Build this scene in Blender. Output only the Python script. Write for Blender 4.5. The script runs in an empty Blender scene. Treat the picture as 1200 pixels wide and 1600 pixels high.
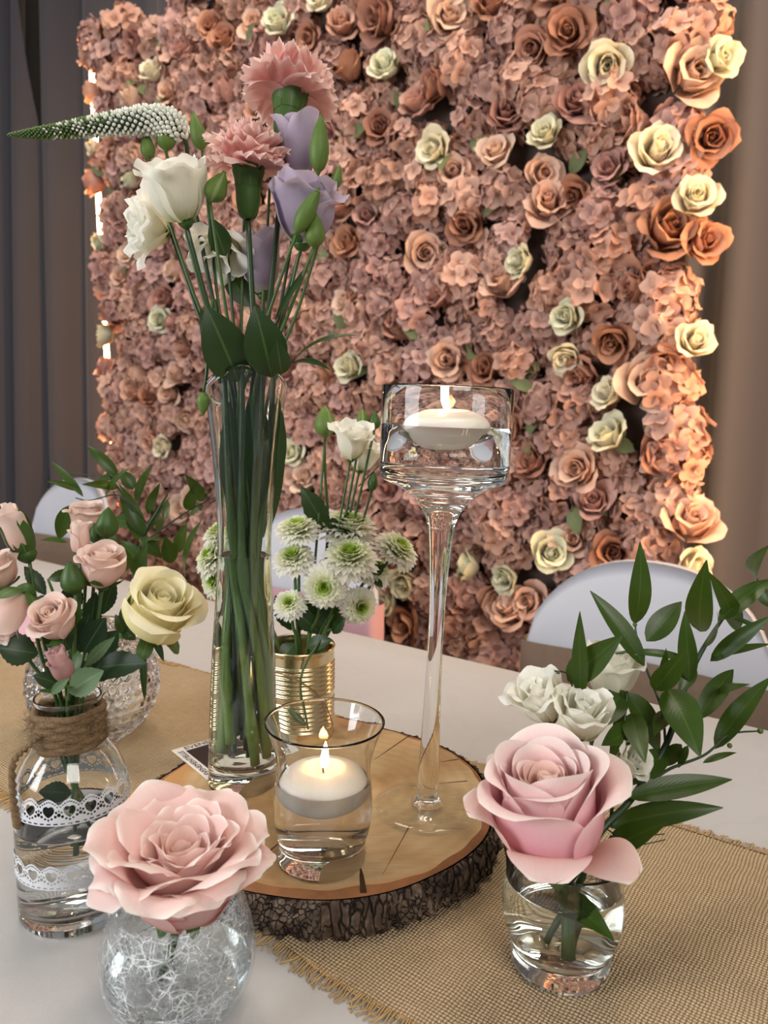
import bpy, math
import numpy as np
from mathutils import Matrix, Vector

# ------------------------------------------------------------------ camera
F_PX = 1200.0
PITCH = math.radians(8.0)
ROLL = 0.014
T = 0.75                                    # table top height
EYE = np.array([0.0, 0.0, T + 0.38])
_fw = np.array([0, math.cos(PITCH), -math.sin(PITCH)])
_u0 = np.array([0, math.sin(PITCH), math.cos(PITCH)])
_x0 = np.array([1.0, 0, 0])
_rt = math.cos(ROLL) * _x0 + math.sin(ROLL) * _u0
_up = math.cos(ROLL) * _u0 - math.sin(ROLL) * _x0
scene = bpy.context.scene
col = scene.collection
cam_d = bpy.data.cameras.new('camera')
cam_d.sensor_fit = 'HORIZONTAL'; cam_d.sensor_width = 36.0; cam_d.lens = 36.0 * F_PX / 1200.0
cam_d.clip_start = 0.02
cam_d.dof.use_dof = True; cam_d.dof.focus_distance = 0.62; cam_d.dof.aperture_fstop = 13.0
cam = bpy.data.objects.new('camera', cam_d); col.objects.link(cam)
cam.matrix_world = Matrix(((_rt[0], _up[0], -_fw[0], EYE[0]), (_rt[1], _up[1], -_fw[1], EYE[1]),
                           (_rt[2], _up[2], -_fw[2], EYE[2]), (0, 0, 0, 1)))
scene.camera = cam

# ------------------------------------------------------------------ world, lights, exposure
world = bpy.data.worlds.new('world'); scene.world = world; world.use_nodes = True
bg = world.node_tree.nodes['Background']
bg.inputs[0].default_value = (0.93, 0.95, 1.0, 1); bg.inputs[1].default_value = 0.18

def area(name, loc, target, sx, sy, power, colr):
    l = bpy.data.lights.new(name, 'AREA'); l.shape = 'RECTANGLE'; l.size = sx; l.size_y = sy
    l.energy = power; l.color = colr
    o = bpy.data.objects.new(name, l); col.objects.link(o); o.location = loc
    o.rotation_euler = (Vector(target) - Vector(loc)).to_track_quat('-Z', 'Y').to_euler()
    return o
area('window_daylight', (-2.6, -0.5, 1.75), (0.0, 0.7, 0.8), 1.5, 1.5, 64, (0.95, 0.97, 1.0))
area('ceiling_spot_bank', (0.35, 1.05, 3.2), (0.1, 1.5, 0.0), 0.8, 0.5, 18, (1.0, 0.84, 0.68))
area('ceiling_spot_bank', (-0.75, 1.75, 3.2), (-0.45, 2.2, 0.6), 0.8, 0.5, 17, (1.0, 0.84, 0.68))
area('fill_light_behind', (0.9, -1.6, 2.6), (0.2, 1.4, 1.0), 1.4, 1.0, 38, (1.0, 0.94, 0.87))  # added warm fill from behind the camera, not a known lamp of the room
scene.view_settings.view_transform = 'Standard'
scene.view_settings.look = 'None'
scene.view_settings.exposure = 0.22
scene.view_settings.gamma = 1.0
scene.view_settings.use_curve_mapping = False
cy = scene.cycles
cy.max_bounces = 11; cy.transmission_bounces = 10; cy.glossy_bounces = 5; cy.diffuse_bounces = 3
cy.transparent_max_bounces = 16; cy.sample_clamp_indirect = 25.0; cy.blur_glossy = 0.3
cy.use_denoising = True; cy.use_adaptive_sampling = True; cy.adaptive_threshold = 0.04

# ------------------------------------------------------------------ helpers
rng = np.random.default_rng(7)
def ray(px, py):
    return _fw + (px - 600) / F_PX * _rt + (800 - py) / F_PX * _up
def G(px, py, z=0.0):                       # pixel of the photograph -> point at height z above the table
    d = ray(px, py); return EYE + d * ((T + z - EYE[2]) / d[2])
def P(px, py, Y):                           # pixel -> point at world depth Y
    d = ray(px, py); return EYE + d * (Y / d[1])
def unit(v):
    v = np.asarray(v, float); return v / (np.linalg.norm(v) + 1e-12)
def lin(c):
    c = np.asarray(c, float) / 255.0
    return tuple(np.where(c <= 0.04045, c / 12.92, ((c + 0.055) / 1.055) ** 2.4)) + (1.0,)
def frame(axis, spin=0.0):
    z = unit(axis)
    h = np.array([1.0, 0, 0]) if abs(z[0]) < 0.9 else np.array([0, 1.0, 0])
    x = unit(np.cross(np.cross(z, h), z)); y = np.cross(z, x)
    c, s = math.cos(spin), math.sin(spin)
    return np.stack([x * c + y * s, -x * s + y * c, z], 1)
def grid_faces(nv, nu, wrap=False):
    F = []
    for j in range(nv - 1):
        for i in range(nu - (0 if wrap else 1)):
            k = (i + 1) % nu
            F.append((j * nu + i, j * nu + k, (j + 1) * nu + k, (j + 1) * nu + i))
    return F
def smoothstep(a, b, x):
    t = np.clip((x - a) / (b - a), 0, 1); return t * t * (3 - 2 * t)
def catmull(pts, n):
    pts = np.asarray(pts, float)
    if len(pts) < 3:
        t = np.linspace(0, 1, n)[:, None]; return pts[0] * (1 - t) + pts[-1] * t
    e = np.vstack([2 * pts[0] - pts[1], pts, 2 * pts[-1] - pts[-2]])
    out = []
    m = len(pts) - 1
    for t in np.linspace(0, m, n):
        i = min(int(t), m - 1); f = t - i
        a, b, c, d = e[i], e[i + 1], e[i + 2], e[i + 3]
        out.append(0.5 * (2 * b + (c - a) * f + (2 * a - 5 * b + 4 * c - d) * f * f + (3 * b - a - 3 * c + d) * f ** 3))
    return np.array(out)

WL = {}                                     # world location of every object's origin
def mesh_data(name, V, F, mat, uv=None, smooth=True):
    me = bpy.data.meshes.new(name)
    me.from_pydata([tuple(map(float, v)) for v in V], [], F)
    if uv is not None:
        lay = me.uv_layers.new(name='UVMap')
        li = np.empty(len(me.loops), dtype=np.int32); me.loops.foreach_get('vertex_index', li)
        lay.data.foreach_set('uv', np.asarray(uv, dtype=np.float32)[li].ravel())
    if smooth:
        me.polygons.foreach_set('use_smooth', [True] * len(me.polygons))
    if mat is not None:
        me.materials.append(mat)
    me.update()
    return me
def mesh(name, V, F, mat, parent=None, uv=None, smooth=True, kind=None, label=None, loc=None):
    V = np.asarray(V, float)
    if parent is not None:
        base = WL[parent.name]
    else:
        base = np.array(loc, float) if loc is not None else np.array([V[:, 0].mean(), V[:, 1].mean(), V[:, 2].min()])
    o = bpy.data.objects.new(name, mesh_data(name, V - base, F, mat, uv, smooth)); col.objects.link(o)
    if parent is not None:
        o.parent = parent
    else:
        o.location = base
    WL[o.name] = base
    if kind: o['kind'] = kind
    if label: o['label'] = label
    return o
def thing(name, label, cat, loc, group=None):
    o = bpy.data.objects.new(name, None); col.objects.link(o)
    o.location = tuple(map(float, loc)); o.empty_display_size = 0.02
    o['label'] = label; o['category'] = cat
    if group: o['group'] = group
    WL[o.name] = np.array(loc, float)
    return o
def tag(o, label, cat, group=None):
    o['label'] = label; o['category'] = cat
    if group: o['group'] = group
    return o
class Acc:                                  # collects sheets into one mesh
    def __init__(s): s.V = []; s.F = []; s.U = []; s.n = 0
    def add(s, V, F, U=None):
        V = np.asarray(V, float)
        s.V.append(V); s.F += [tuple(i + s.n for i in f) for f in F]
        s.U.append(np.zeros((len(V), 2)) if U is None else np.asarray(U, float)); s.n += len(V)
    def get(s): return np.vstack(s.V), s.F, np.vstack(s.U)

def tube_geo(pts, rad, n=None, seg=8, smooth_path=True, cap=True):
    pts = np.asarray(pts, float)
    n = n or max(6, 6 * (len(pts) - 1))
    C = catmull(pts, n) if smooth_path else pts
    n = len(C)
    rad = np.interp(np.linspace(0, 1, n), np.linspace(0, 1, len(np.atleast_1d(rad))), np.atleast_1d(rad))
    tg = np.gradient(C, axis=0); tg /= np.linalg.norm(tg, axis=1)[:, None] + 1e-12
    x = unit(np.cross(tg[0], [0.31, 0.77, 0.55])); V = []; U = []
    for i in range(n):
        x = unit(x - tg[i] * np.dot(x, tg[i])); y = np.cross(tg[i], x)
        for k in range(seg):
            a = 2 * math.pi * k / seg
            V.append(C[i] + rad[i] * (math.cos(a) * x + math.sin(a) * y)); U.append((k / seg, i / (n - 1)))
    F = grid_faces(n, seg, True)
    if cap:
        F.append(tuple(range(seg))[::-1]); F.append(tuple(range((n - 1) * seg, n * seg)))
    return np.array(V), F, np.array(U)
def tube(name, pts, rad, mat, parent=None, **k):
    kk = {a: k.pop(a) for a in ('n', 'seg', 'smooth_path', 'cap') if a in k}
    V, F, U = tube_geo(pts, rad, **kk)
    return mesh(name, V, F, mat, parent, uv=U, **k)
def lathe_geo(prof, seg=48, base=(0, 0, 0), tilt=None):
    V = []; F = []; U = []
    prof = np.asarray(prof, float); n = len(prof); idx = []
    ln = np.concatenate([[0], np.cumsum(np.linalg.norm(np.diff(prof, axis=0), axis=1))]); ln /= ln[-1]
    for j, (r, z) in enumerate(prof):
        if r < 1e-6:
            idx.append([len(V)] * seg); V.append((0, 0, z)); U.append((0.5, ln[j]))
        else:
            s = len(V); idx.append(list(range(s, s + seg)))
            for k in range(seg):
                a = 2 * math.pi * k / seg; V.append((r * math.cos(a), r * math.sin(a), z)); U.append((k / seg, ln[j]))
    for j in range(n - 1):
        for k in range(seg):
            q = []
            for v in (idx[j][k], idx[j][(k + 1) % seg], idx[j + 1][(k + 1) % seg], idx[j + 1][k]):
                if v not in q: q.append(v)
            if len(q) >= 3: F.append(tuple(q))
    V = np.array(V, float)
    if tilt is not None: V = V @ tilt.T
    return V + np.asarray(base, float), F, np.array(U)
def lathe(name, prof, mat, parent=None, seg=48, base=(0, 0, 0), tilt=None, **k):
    V, F, U = lathe_geo(prof, seg, base, tilt)
    return mesh(name, V, F, mat, parent, uv=U, **k)
def shell(outer, inner_bottom, wall, lip=0.3):
    """closed glass section: outer profile bottom->rim, then back down inside, wall thickness `wall`, floor at inner_bottom"""
    o = np.asarray(outer, float)
    inn = [(max(r - wall, 0.0005), z) for r, z in o[::-1] if z > inner_bottom + 0.001]
    rim = [(o[-1, 0] - wall * 0.5, o[-1, 1] + wall * lip)]
    fl = [(np.interp(inner_bottom, o[:, 1], o[:, 0]) * 0.9 - wall, inner_bottom), (0, inner_bottom)]
    return [(0, o[0, 1])] + [tuple(p) for p in o] + rim + inn + fl
def smooth_prof(pts, n=24): return [tuple(p) for p in catmull(pts, n)]
def tilt_x(a):                              # lean the top towards +x
    c, s = math.cos(a), math.sin(a); return np.array([[c, 0, s], [0, 1, 0], [-s, 0, c]])
def box_geo(c, ax, ay, az, hx, hy, hz):
    c = np.asarray(c, float); V = []
    for k in (-1, 1):
        for j, i in ((-1, -1), (-1, 1), (1, 1), (1, -1)):
            V.append(c + i * hx * np.asarray(ax) + j * hy * np.asarray(ay) + k * hz * np.asarray(az))
    return np.array(V), [(0, 3, 2, 1), (4, 5, 6, 7), (0, 1, 5, 4), (1, 2, 6, 5), (2, 3, 7, 6), (3, 0, 4, 7)]

# ------------------------------------------------------------------ materials
class N:
    def __init__(s, name):
        s.m = bpy.data.materials.new(name); s.m.use_nodes = True; s.t = s.m.node_tree
        s.t.nodes.clear(); s.out = s.t.nodes.new('ShaderNodeOutputMaterial')
    def n(s, typ, **kw):
        o = s.t.nodes.new('ShaderNode' + typ)
        for k, v in kw.items(): setattr(o, k, v)
        return o
    def put(s, sock, v):
        if isinstance(v, bpy.types.NodeSocket): s.t.links.new(v, sock)
        elif v is not None: sock.default_value = v
    def math(s, op, a, b=None, c=None):
        o = s.n('Math', operation=op)
        for i, v in enumerate((a, b, c)): s.put(o.inputs[i], v) if v is not None else None
        return o.outputs[0]
    def mix(s, f, a, b, blend='MIX'):
        o = s.n('Mix', data_type='RGBA', blend_type=blend)
        s.put(o.inputs[0], f); s.put(o.inputs[6], a); s.put(o.inputs[7], b); return o.outputs[2]
    def ramp(s, f, stops, interp='LINEAR'):
        o = s.n('ValToRGB'); r = o.color_ramp; r.interpolation = interp
        while len(r.elements) < len(stops): r.elements.new(0.5)
        for e, (p, c) in zip(r.elements, stops): e.position = p; e.color = c
        s.put(o.inputs[0], f); return o.outputs[0]
    def noise(s, vec, scale, detail=3, rough=0.5):
        o = s.n('TexNoise'); s.put(o.inputs['Vector'], vec)
        o.inputs['Scale'].default_value = scale; o.inputs['Detail'].default_value = detail; o.inputs['Roughness'].default_value = rough
        return o.outputs[0]
    def uv(s): return s.n('TexCoord').outputs['UV']
    def obj(s): return s.n('TexCoord').outputs['Object']
    def sep(s, v):
        o = s.n('SeparateXYZ'); s.put(o.inputs[0], v); return o.outputs
    def mapping(s, v, scale=(1, 1, 1), loc=(0, 0, 0)):
        o = s.n('Mapping'); s.put(o.inputs[0], v); o.inputs['Scale'].default_value = scale; o.inputs['Location'].default_value = loc
        return o.outputs[0]
    def bump(s, h, strength=0.5, dist=0.001):
        o = s.n('Bump'); s.put(o.inputs['Height'], h); o.inputs['Strength'].default_value = strength; o.inputs['Distance'].default_value = dist
        return o.outputs[0]
    def princ(s, colr, rough=0.5, **kw):
        o = s.n('BsdfPrincipled'); s.put(o.inputs['Base Color'], colr); s.put(o.inputs['Roughness'], rough)
        for k, v in kw.items(): s.put(o.inputs[k.replace('_', ' ')], v)
        return o.outputs[0]
    def done(s, sh):
        s.t.links.new(sh, s.out.inputs['Surface']); return s.m
def addsh(b, a1, a2, f):
    o = b.n('MixShader'); b.put(o.inputs[0], f); b.put(o.inputs[1], a1); b.put(o.inputs[2], a2); return o.outputs[0]

def petal_mat(name, stops, transl=0.3, rough=0.55, vein=0.0, rand=0.0, sheen=0.15):
    b = N(name); uv = b.uv(); x = b.sep(uv)
    c = b.ramp(x[1], [(p, lin(k)) for p, k in stops])
    nz = b.noise(b.mapping(uv, (9, 1.2, 1)), 3.0, 3)
    c = b.mix(0.10, c, b.ramp(nz, [(0.3, (0.7, 0.68, 0.68, 1)), (0.7, (1, 1, 1, 1))]), 'MULTIPLY')
    if rand:
        r = b.n('ObjectInfo').outputs['Random']
        hs = b.n('HueSaturation'); b.put(hs.inputs['Color'], c)
        b.put(hs.inputs['Value'], b.math('MULTIPLY_ADD', r, rand, 1 - rand / 2)); c = hs.outputs[0]
    bp = b.bump(b.noise(b.mapping(uv, (14, 1.0, 1)), 4.0, 2), 0.2, 0.0006)
    p = b.princ(c, rough, Normal=bp, Specular_IOR_Level=sheen)
    t = b.n('BsdfTranslucent'); b.put(t.inputs[0], c); b.put(t.inputs['Normal'], bp)
    return b.done(addsh(b, p, t.outputs[0], transl))
def leaf_mat(name, a, c2, rib, rough=0.38, transl=0.15):
    b = N(name); uv = b.uv(); x = b.sep(uv)
    d = b.math('ABSOLUTE', b.math('SUBTRACT', x[0], 0.5))
    base = b.mix(b.noise(b.obj(), 60, 3), lin(a), lin(c2))
    ribf = b.math('MULTIPLY', b.math('LESS_THAN', d, 0.03), 0.5)
    c = b.mix(ribf, base, lin(rib))
    w = b.math('SINE', b.math('MULTIPLY', b.math('ADD', x[1], b.math('MULTIPLY', d, -0.6)), 90.0))
    bp = b.bump(w, 0.05, 0.0003)
    p = b.princ(c, rough, Normal=bp, Specular_IOR_Level=0.4)
    t = b.n('BsdfTranslucent'); b.put(t.inputs[0], b.mix(0.5, c, lin((110, 150, 40))))
    return b.done(addsh(b, p, t.outputs[0], transl))
def plain(name, c, rough=0.6, c2=None, nscale=40, bump=0.0, bscale=200, bdist=0.001, **kw):
    b = N(name)
    k = lin(c) if c2 is None else b.mix(b.noise(b.obj(), nscale, 4), lin(c), lin(c2))
    if bump: kw['Normal'] = b.bump(b.noise(b.obj(), bscale, 3), bump, bdist)
    return b.done(b.princ(k, rough, **kw))
def glass_mat(name, colr=(1, 1, 1, 1), ior=1.45, rough=0.0, bump=None):
    b = N(name); kw = dict(Transmission_Weight=1.0, IOR=ior)
    if bump == 'crackle':
        wv = b.n('VectorMath', operation='MULTIPLY_ADD'); nn = b.n('TexNoise'); b.put(nn.inputs['Vector'], b.obj()); nn.inputs['Scale'].default_value = 45
        b.t.links.new(nn.outputs['Color'], wv.inputs[0]); wv.inputs[1].default_value = (.014, .014, .014); b.t.links.new(b.obj(), wv.inputs[2])
        def lines(scale, width):
            vo = b.n('TexVoronoi', feature='DISTANCE_TO_EDGE'); b.put(vo.inputs['Vector'], wv.outputs[0]); vo.inputs['Scale'].default_value = scale
            return b.math('SUBTRACT', 1.0, b.math('MINIMUM', b.math('DIVIDE', vo.outputs['Distance'], width), 1.0))
        h = b.math('ADD', lines(95, .05), b.math('MULTIPLY', lines(210, .07), .5))
        brk = b.ramp(b.noise(b.obj(), 38, 2), [(.42, (0, 0, 0, 1)), (.6, (1, 1, 1, 1))])
        kw['Normal'] = b.bump(b.math('ADD', h, b.math('MULTIPLY', b.noise(b.obj(), 60, 2), .6)), 0.35, 0.0008)
        g = b.princ(colr, rough, **kw)
        w = b.princ(lin((235, 240, 244)), 0.25, Specular_IOR_Level=0.9)
        return b.done(addsh(b, g, w, b.math('MULTIPLY', b.math('MULTIPLY', h, brk), .75)))
    return b.done(b.princ(colr, rough, **kw))

def thin_glass(name, tint=(1, 1, 1, 1), rough=0.02, crackle=False):
    b = N(name); nrm = None; h = None
    if crackle:
        wv = b.n('VectorMath', operation='MULTIPLY_ADD'); nn = b.n('TexNoise'); b.put(nn.inputs['Vector'], b.obj()); nn.inputs['Scale'].default_value = 45
        b.t.links.new(nn.outputs['Color'], wv.inputs[0]); wv.inputs[1].default_value = (.005, .005, .005); b.t.links.new(b.obj(), wv.inputs[2])
        def lines(scale, width):
            vo = b.n('TexVoronoi', feature='DISTANCE_TO_EDGE'); b.put(vo.inputs['Vector'], wv.outputs[0]); vo.inputs['Scale'].default_value = scale
            return b.math('SUBTRACT', 1.0, b.math('MINIMUM', b.math('DIVIDE', vo.outputs['Distance'], width), 1.0))
        h = b.math('ADD', lines(120, .045), b.math('MULTIPLY', lines(260, .06), .6))
        brk = b.ramp(b.noise(b.obj(), 60, 2), [(.36, (.08, .08, .08, 1)), (.62, (1, 1, 1, 1))])
        nrm = b.bump(b.math('ADD', b.math('MULTIPLY', h, .6), b.math('MULTIPLY', b.noise(b.obj(), 120, 3), .7)), 0.8, 0.0012)
    lw = b.n('LayerWeight'); lw.inputs[0].default_value = 0.5
    fac = b.math('MULTIPLY_ADD', b.math('POWER', lw.outputs['Facing'], 4.0), 0.55, 0.025 if not crackle else 0.05)
    tr = b.n('BsdfTransparent'); tr.inputs[0].default_value = tint
    gl = b.n('BsdfGlossy'); gl.inputs['Roughness'].default_value = rough; gl.inputs[0].default_value = (1, 1, 1, 1)
    if nrm is not None: b.put(lw.inputs['Normal'], nrm); b.put(gl.inputs['Normal'], nrm)
    sh = addsh(b, tr.outputs[0], gl.outputs[0], fac)
    if crackle:
        w = b.princ(lin((244, 248, 250)), 0.2, Specular_IOR_Level=0.9)
        sh = addsh(b, sh, w, b.math('MULTIPLY', b.math('MULTIPLY', h, brk), .7))
    return b.done(sh)
M = {}
M['thin_glass'] = thin_glass('thin_clear_glass', (0.97, 0.985, 0.98, 1))
M['glass'] = glass_mat('clear_glass', (0.985, 0.995, 0.99, 1))
M['glass_thick'] = glass_mat('green_tinted_glass', (0.95, 0.985, 0.965, 1))
M['crackle'] = thin_glass('crackle_glass', (0.93, 0.95, 0.955, 1), 0.05, True)
M['water'] = glass_mat('water', (0.985, 0.995, 0.985, 1), 1.33)
M['stem'] = plain('stem_green', (74, 100, 44), 0.45, (48, 76, 34), 30)
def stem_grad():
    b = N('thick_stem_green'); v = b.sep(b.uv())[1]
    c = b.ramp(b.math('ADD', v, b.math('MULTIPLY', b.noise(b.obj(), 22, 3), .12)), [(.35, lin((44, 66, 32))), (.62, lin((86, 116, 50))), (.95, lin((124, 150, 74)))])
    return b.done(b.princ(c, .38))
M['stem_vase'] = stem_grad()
M['stem_dark'] = plain('stem_dark_green', (44, 66, 34), 0.45, (30, 50, 28), 30)
M['leaf_dark'] = leaf_mat('dark_leaf', (30, 52, 26), (44, 68, 30), (88, 116, 60))
M['leaf_rose'] = leaf_mat('rose_leaf', (24, 46, 30), (40, 62, 36), (80, 110, 74), 0.42)
M['leaf_pale'] = leaf_mat('pale_leaf_underside', (96, 120, 84), (78, 104, 66), (130, 150, 110), 0.6)
M['leaf_ruscus'] = leaf_mat('ruscus_leaf', (56, 80, 20), (42, 64, 16), (74, 104, 36), 0.36, 0.18)
M['sepal'] = leaf_mat('sepal_green', (72, 102, 44), (54, 84, 34), (110, 140, 70), 0.45)
M['sepal_light'] = leaf_mat('bud_green', (122, 146, 72), (92, 124, 52), (170, 190, 120), 0.5, 0.3)
M['pink_open'] = petal_mat('pale_pink_petal', [(0.0, (240, 205, 175)), (0.25, (240, 176, 166)), (0.55, (246, 204, 196)), (0.9, (249, 220, 213)), (1.0, (255, 248, 240))], 0.34)
M['pink_cup'] = petal_mat('rose_pink_petal', [(0.0, (240, 220, 190)), (0.25, (228, 150, 162)), (0.6, (238, 184, 190)), (0.88, (247, 218, 216)), (1.0, (251, 240, 232))], 0.3)
M['pink_core'] = petal_mat('peach_core_petal', [(0.0, (244, 176, 158)), (0.6, (248, 204, 190)), (1.0, (251, 228, 218))], 0.36)
M['spray'] = petal_mat('blush_petal', [(0.0, (232, 224, 190)), (0.3, (238, 196, 178)), (0.7, (243, 212, 198)), (1.0, (247, 226, 214))], 0.3)
M['spray_mauve'] = petal_mat('mauve_blush_petal', [(0.0, (214, 190, 170)), (0.4, (206, 152, 148)), (1.0, (226, 188, 184))], 0.3)
M['cream'] = petal_mat('cream_petal', [(0.0, (252, 240, 150)), (0.4, (252, 243, 184)), (1.0, (254, 248, 218))], 0.3)
M['white'] = petal_mat('white_petal', [(0.0, (214, 222, 160)), (0.25, (250, 248, 228)), (1.0, (254, 253, 244))], 0.4)
M['purple'] = petal_mat('lilac_petal', [(0.0, (206, 210, 176)), (0.25, (164, 146, 166)), (0.7, (190, 174, 194)), (1.0, (212, 198, 214))], 0.3)
M['carnation'] = petal_mat('carnation_petal', [(0.0, (232, 212, 186)), (0.35, (242, 178, 170)), (0.8, (247, 202, 194)), (1.0, (250, 222, 214))], 0.35)
M['mum'] = petal_mat('chrysanthemum_petal', [(0.0, (150, 184, 44)), (0.28, (186, 212, 92)), (0.46, (240, 244, 206)), (1.0, (253, 252, 244))], 0.45)
M['wax'] = plain('candle_wax', (246, 236, 224), 0.35, Subsurface_Weight=0.6, Subsurface_Radius=(0.02, 0.014, 0.009), Subsurface_Scale=0.5)
M['wick'] = plain('wick', (70, 50, 40), 0.9)
M['gold'] = plain('gold_tin', (222, 206, 166), 0.22, Metallic=1.0)
M['twine'] = plain('jute_twine', (158, 130, 94), 0.9, (112, 88, 62), 260, 1.0, 900, 0.002)
M['lace'] = plain('white_lace', (206, 208, 212), 0.8)
def emit(name, c, st):
    b = N(name); e = b.n('Emission'); e.inputs[0].default_value = c; e.inputs[1].default_value = st; return b.done(e.outputs[0])
def flame_mat():
    b = N('flame'); x = b.sep(b.uv()); e = b.n('Emission')
    b.put(e.inputs[0], b.ramp(x[1], [(0.0, (0.35, 0.25, 0.6, 1)), (0.18, (1.0, 0.42, 0.1, 1)), (0.45, (1.0, 0.72, 0.34, 1)), (1.0, (1.0, 0.66, 0.26, 1))]))
    b.put(e.inputs[1], b.ramp(x[1], [(0.0, (0.04,) * 3 + (1,)), (0.3, (0.8,) * 3 + (1,)), (1.0, (0.9,) * 3 + (1,))]))
    m = b.n('Math', operation='MULTIPLY'); b.t.links.new(e.inputs[1].links[0].from_socket, m.inputs[0]); m.inputs[1].default_value = 42.0
    b.t.links.new(m.outputs[0], e.inputs[1]); return b.done(e.outputs[0])
M['flame'] = flame_mat()

def cloth_mat():
    b = N('white_damask_cloth'); uv = b.uv()
    weave = b.math('MULTIPLY', b.math('SINE', b.math('MULTIPLY', b.sep(uv)[0], 5200.0)), b.math('SINE', b.math('MULTIPLY', b.sep(uv)[1], 5200.0)))
    n1 = b.noise(uv, 14.0, 2); pat = b.ramp(n1, [(0.52, (0, 0, 0, 1)), (0.56, (1, 1, 1, 1)), (0.60, (0, 0, 0, 1))])
    c = b.mix(b.math('MULTIPLY', pat, 0.10), lin((188, 186, 184)), lin((160, 157, 155)))
    return b.done(b.princ(c, 0.75, Normal=b.bump(weave, 0.25, 0.0003), Specular_IOR_Level=0.2))
M['cloth'] = cloth_mat()
def burlap_mat():
    b = N('burlap'); uv = b.uv(); warp = b.noise(uv, 30.0, 2)
    x = b.sep(uv); p = 0.0027
    U = b.math('ADD', b.math('DIVIDE', x[0], p), b.math('MULTIPLY', warp, 1.8)); V = b.math('ADD', b.math('DIVIDE', x[1], p), b.math('MULTIPLY', b.noise(uv, 41.0, 2), 1.8))
    wu = b.math('ABSOLUTE', b.math('SINE', b.math('MULTIPLY', U, math.pi))); wv = b.math('ABSOLUTE', b.math('SINE', b.math('MULTIPLY', V, math.pi)))
    chk = b.math('MODULO', b.math('ADD', b.math('FLOOR', U), b.math('FLOOR', V)), 2.0); chk = b.math('ABSOLUTE', chk)
    h1 = b.math('MULTIPLY', wu, b.math('MULTIPLY_ADD', wv, 0.5, 0.5)); h2 = b.math('MULTIPLY', wv, b.math('MULTIPLY_ADD', wu, 0.5, 0.5))
    h = b.math('ADD', b.math('MULTIPLY', h1, chk), b.math('MULTIPLY', h2, b.math('SUBTRACT', 1.0, chk)))
    c = b.ramp(h, [(0.05, lin((112, 92, 66))), (0.4, lin((180, 155, 120))), (0.85, lin((214, 192, 158)))])
    st = b.noise(b.mapping(uv, (900, 40, 1)), 1.0, 2); st2 = b.noise(b.mapping(uv, (40, 900, 1)), 1.0, 2)
    c = b.mix(0.5, c, b.ramp(b.math('MULTIPLY', b.math('ADD', st, st2), 0.5), [(0.35, (0.62, 0.6, 0.56, 1)), (0.6, (1.05, 1.05, 1.05, 1))]), 'MULTIPLY')
    return b.done(b.princ(c, 0.9, Normal=b.bump(h, 0.9, 0.0012), Specular_IOR_Level=0.1))
M['burlap'] = burlap_mat()
M['fringe'] = plain('burlap_thread', (206, 174, 122), 0.9, (168, 136, 88), 300)
def wood_mat():
    b = N('sawn_wood'); o = b.obj(); x = b.sep(o)
    w = b.noise(o, 9.0, 3)
    ln = b.n('VectorMath', operation='LENGTH'); cb = b.n('CombineXYZ'); b.put(cb.inputs[0], x[0]); b.put(cb.inputs[1], x[1]); b.t.links.new(cb.outputs[0], ln.inputs[0])
    r = b.math('MULTIPLY_ADD', w, 0.03, ln.outputs['Value'])
    rings = b.math('MULTIPLY_ADD', b.math('SINE', b.math('MULTIPLY', r, 520.0)), 0.5, 0.5)
    saw = b.noise(b.mapping(o, (30, 420, 1)), 1.0, 3)
    blot = b.noise(o, 16.0, 4)
    c = b.ramp(blot, [(0.28, lin((138, 104, 68))), (0.42, lin((186, 152, 108))), (0.55, lin((202, 172, 128))), (0.72, lin((216, 192, 150)))])
    c = b.mix(b.math('MULTIPLY', rings, 0.13), c, lin((146, 108, 68)))
    c = b.mix(b.math('MULTIPLY', saw, 0.5), c, lin((150, 114, 74)))
    c = b.mix(b.ramp(r, [(0.155, (0, 0, 0, 1)), (0.163, (1, 1, 1, 1))]), c, lin((186, 140, 92)))
    return b.done(b.princ(c, 0.62, Normal=b.bump(saw, 0.25, 0.0006), Specular_IOR_Level=0.25))
M['wood'] = wood_mat()
M['cambium'] = plain('inner_bark', (164, 110, 66), 0.8, (120, 76, 44), 90, 0.6, 300)
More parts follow.
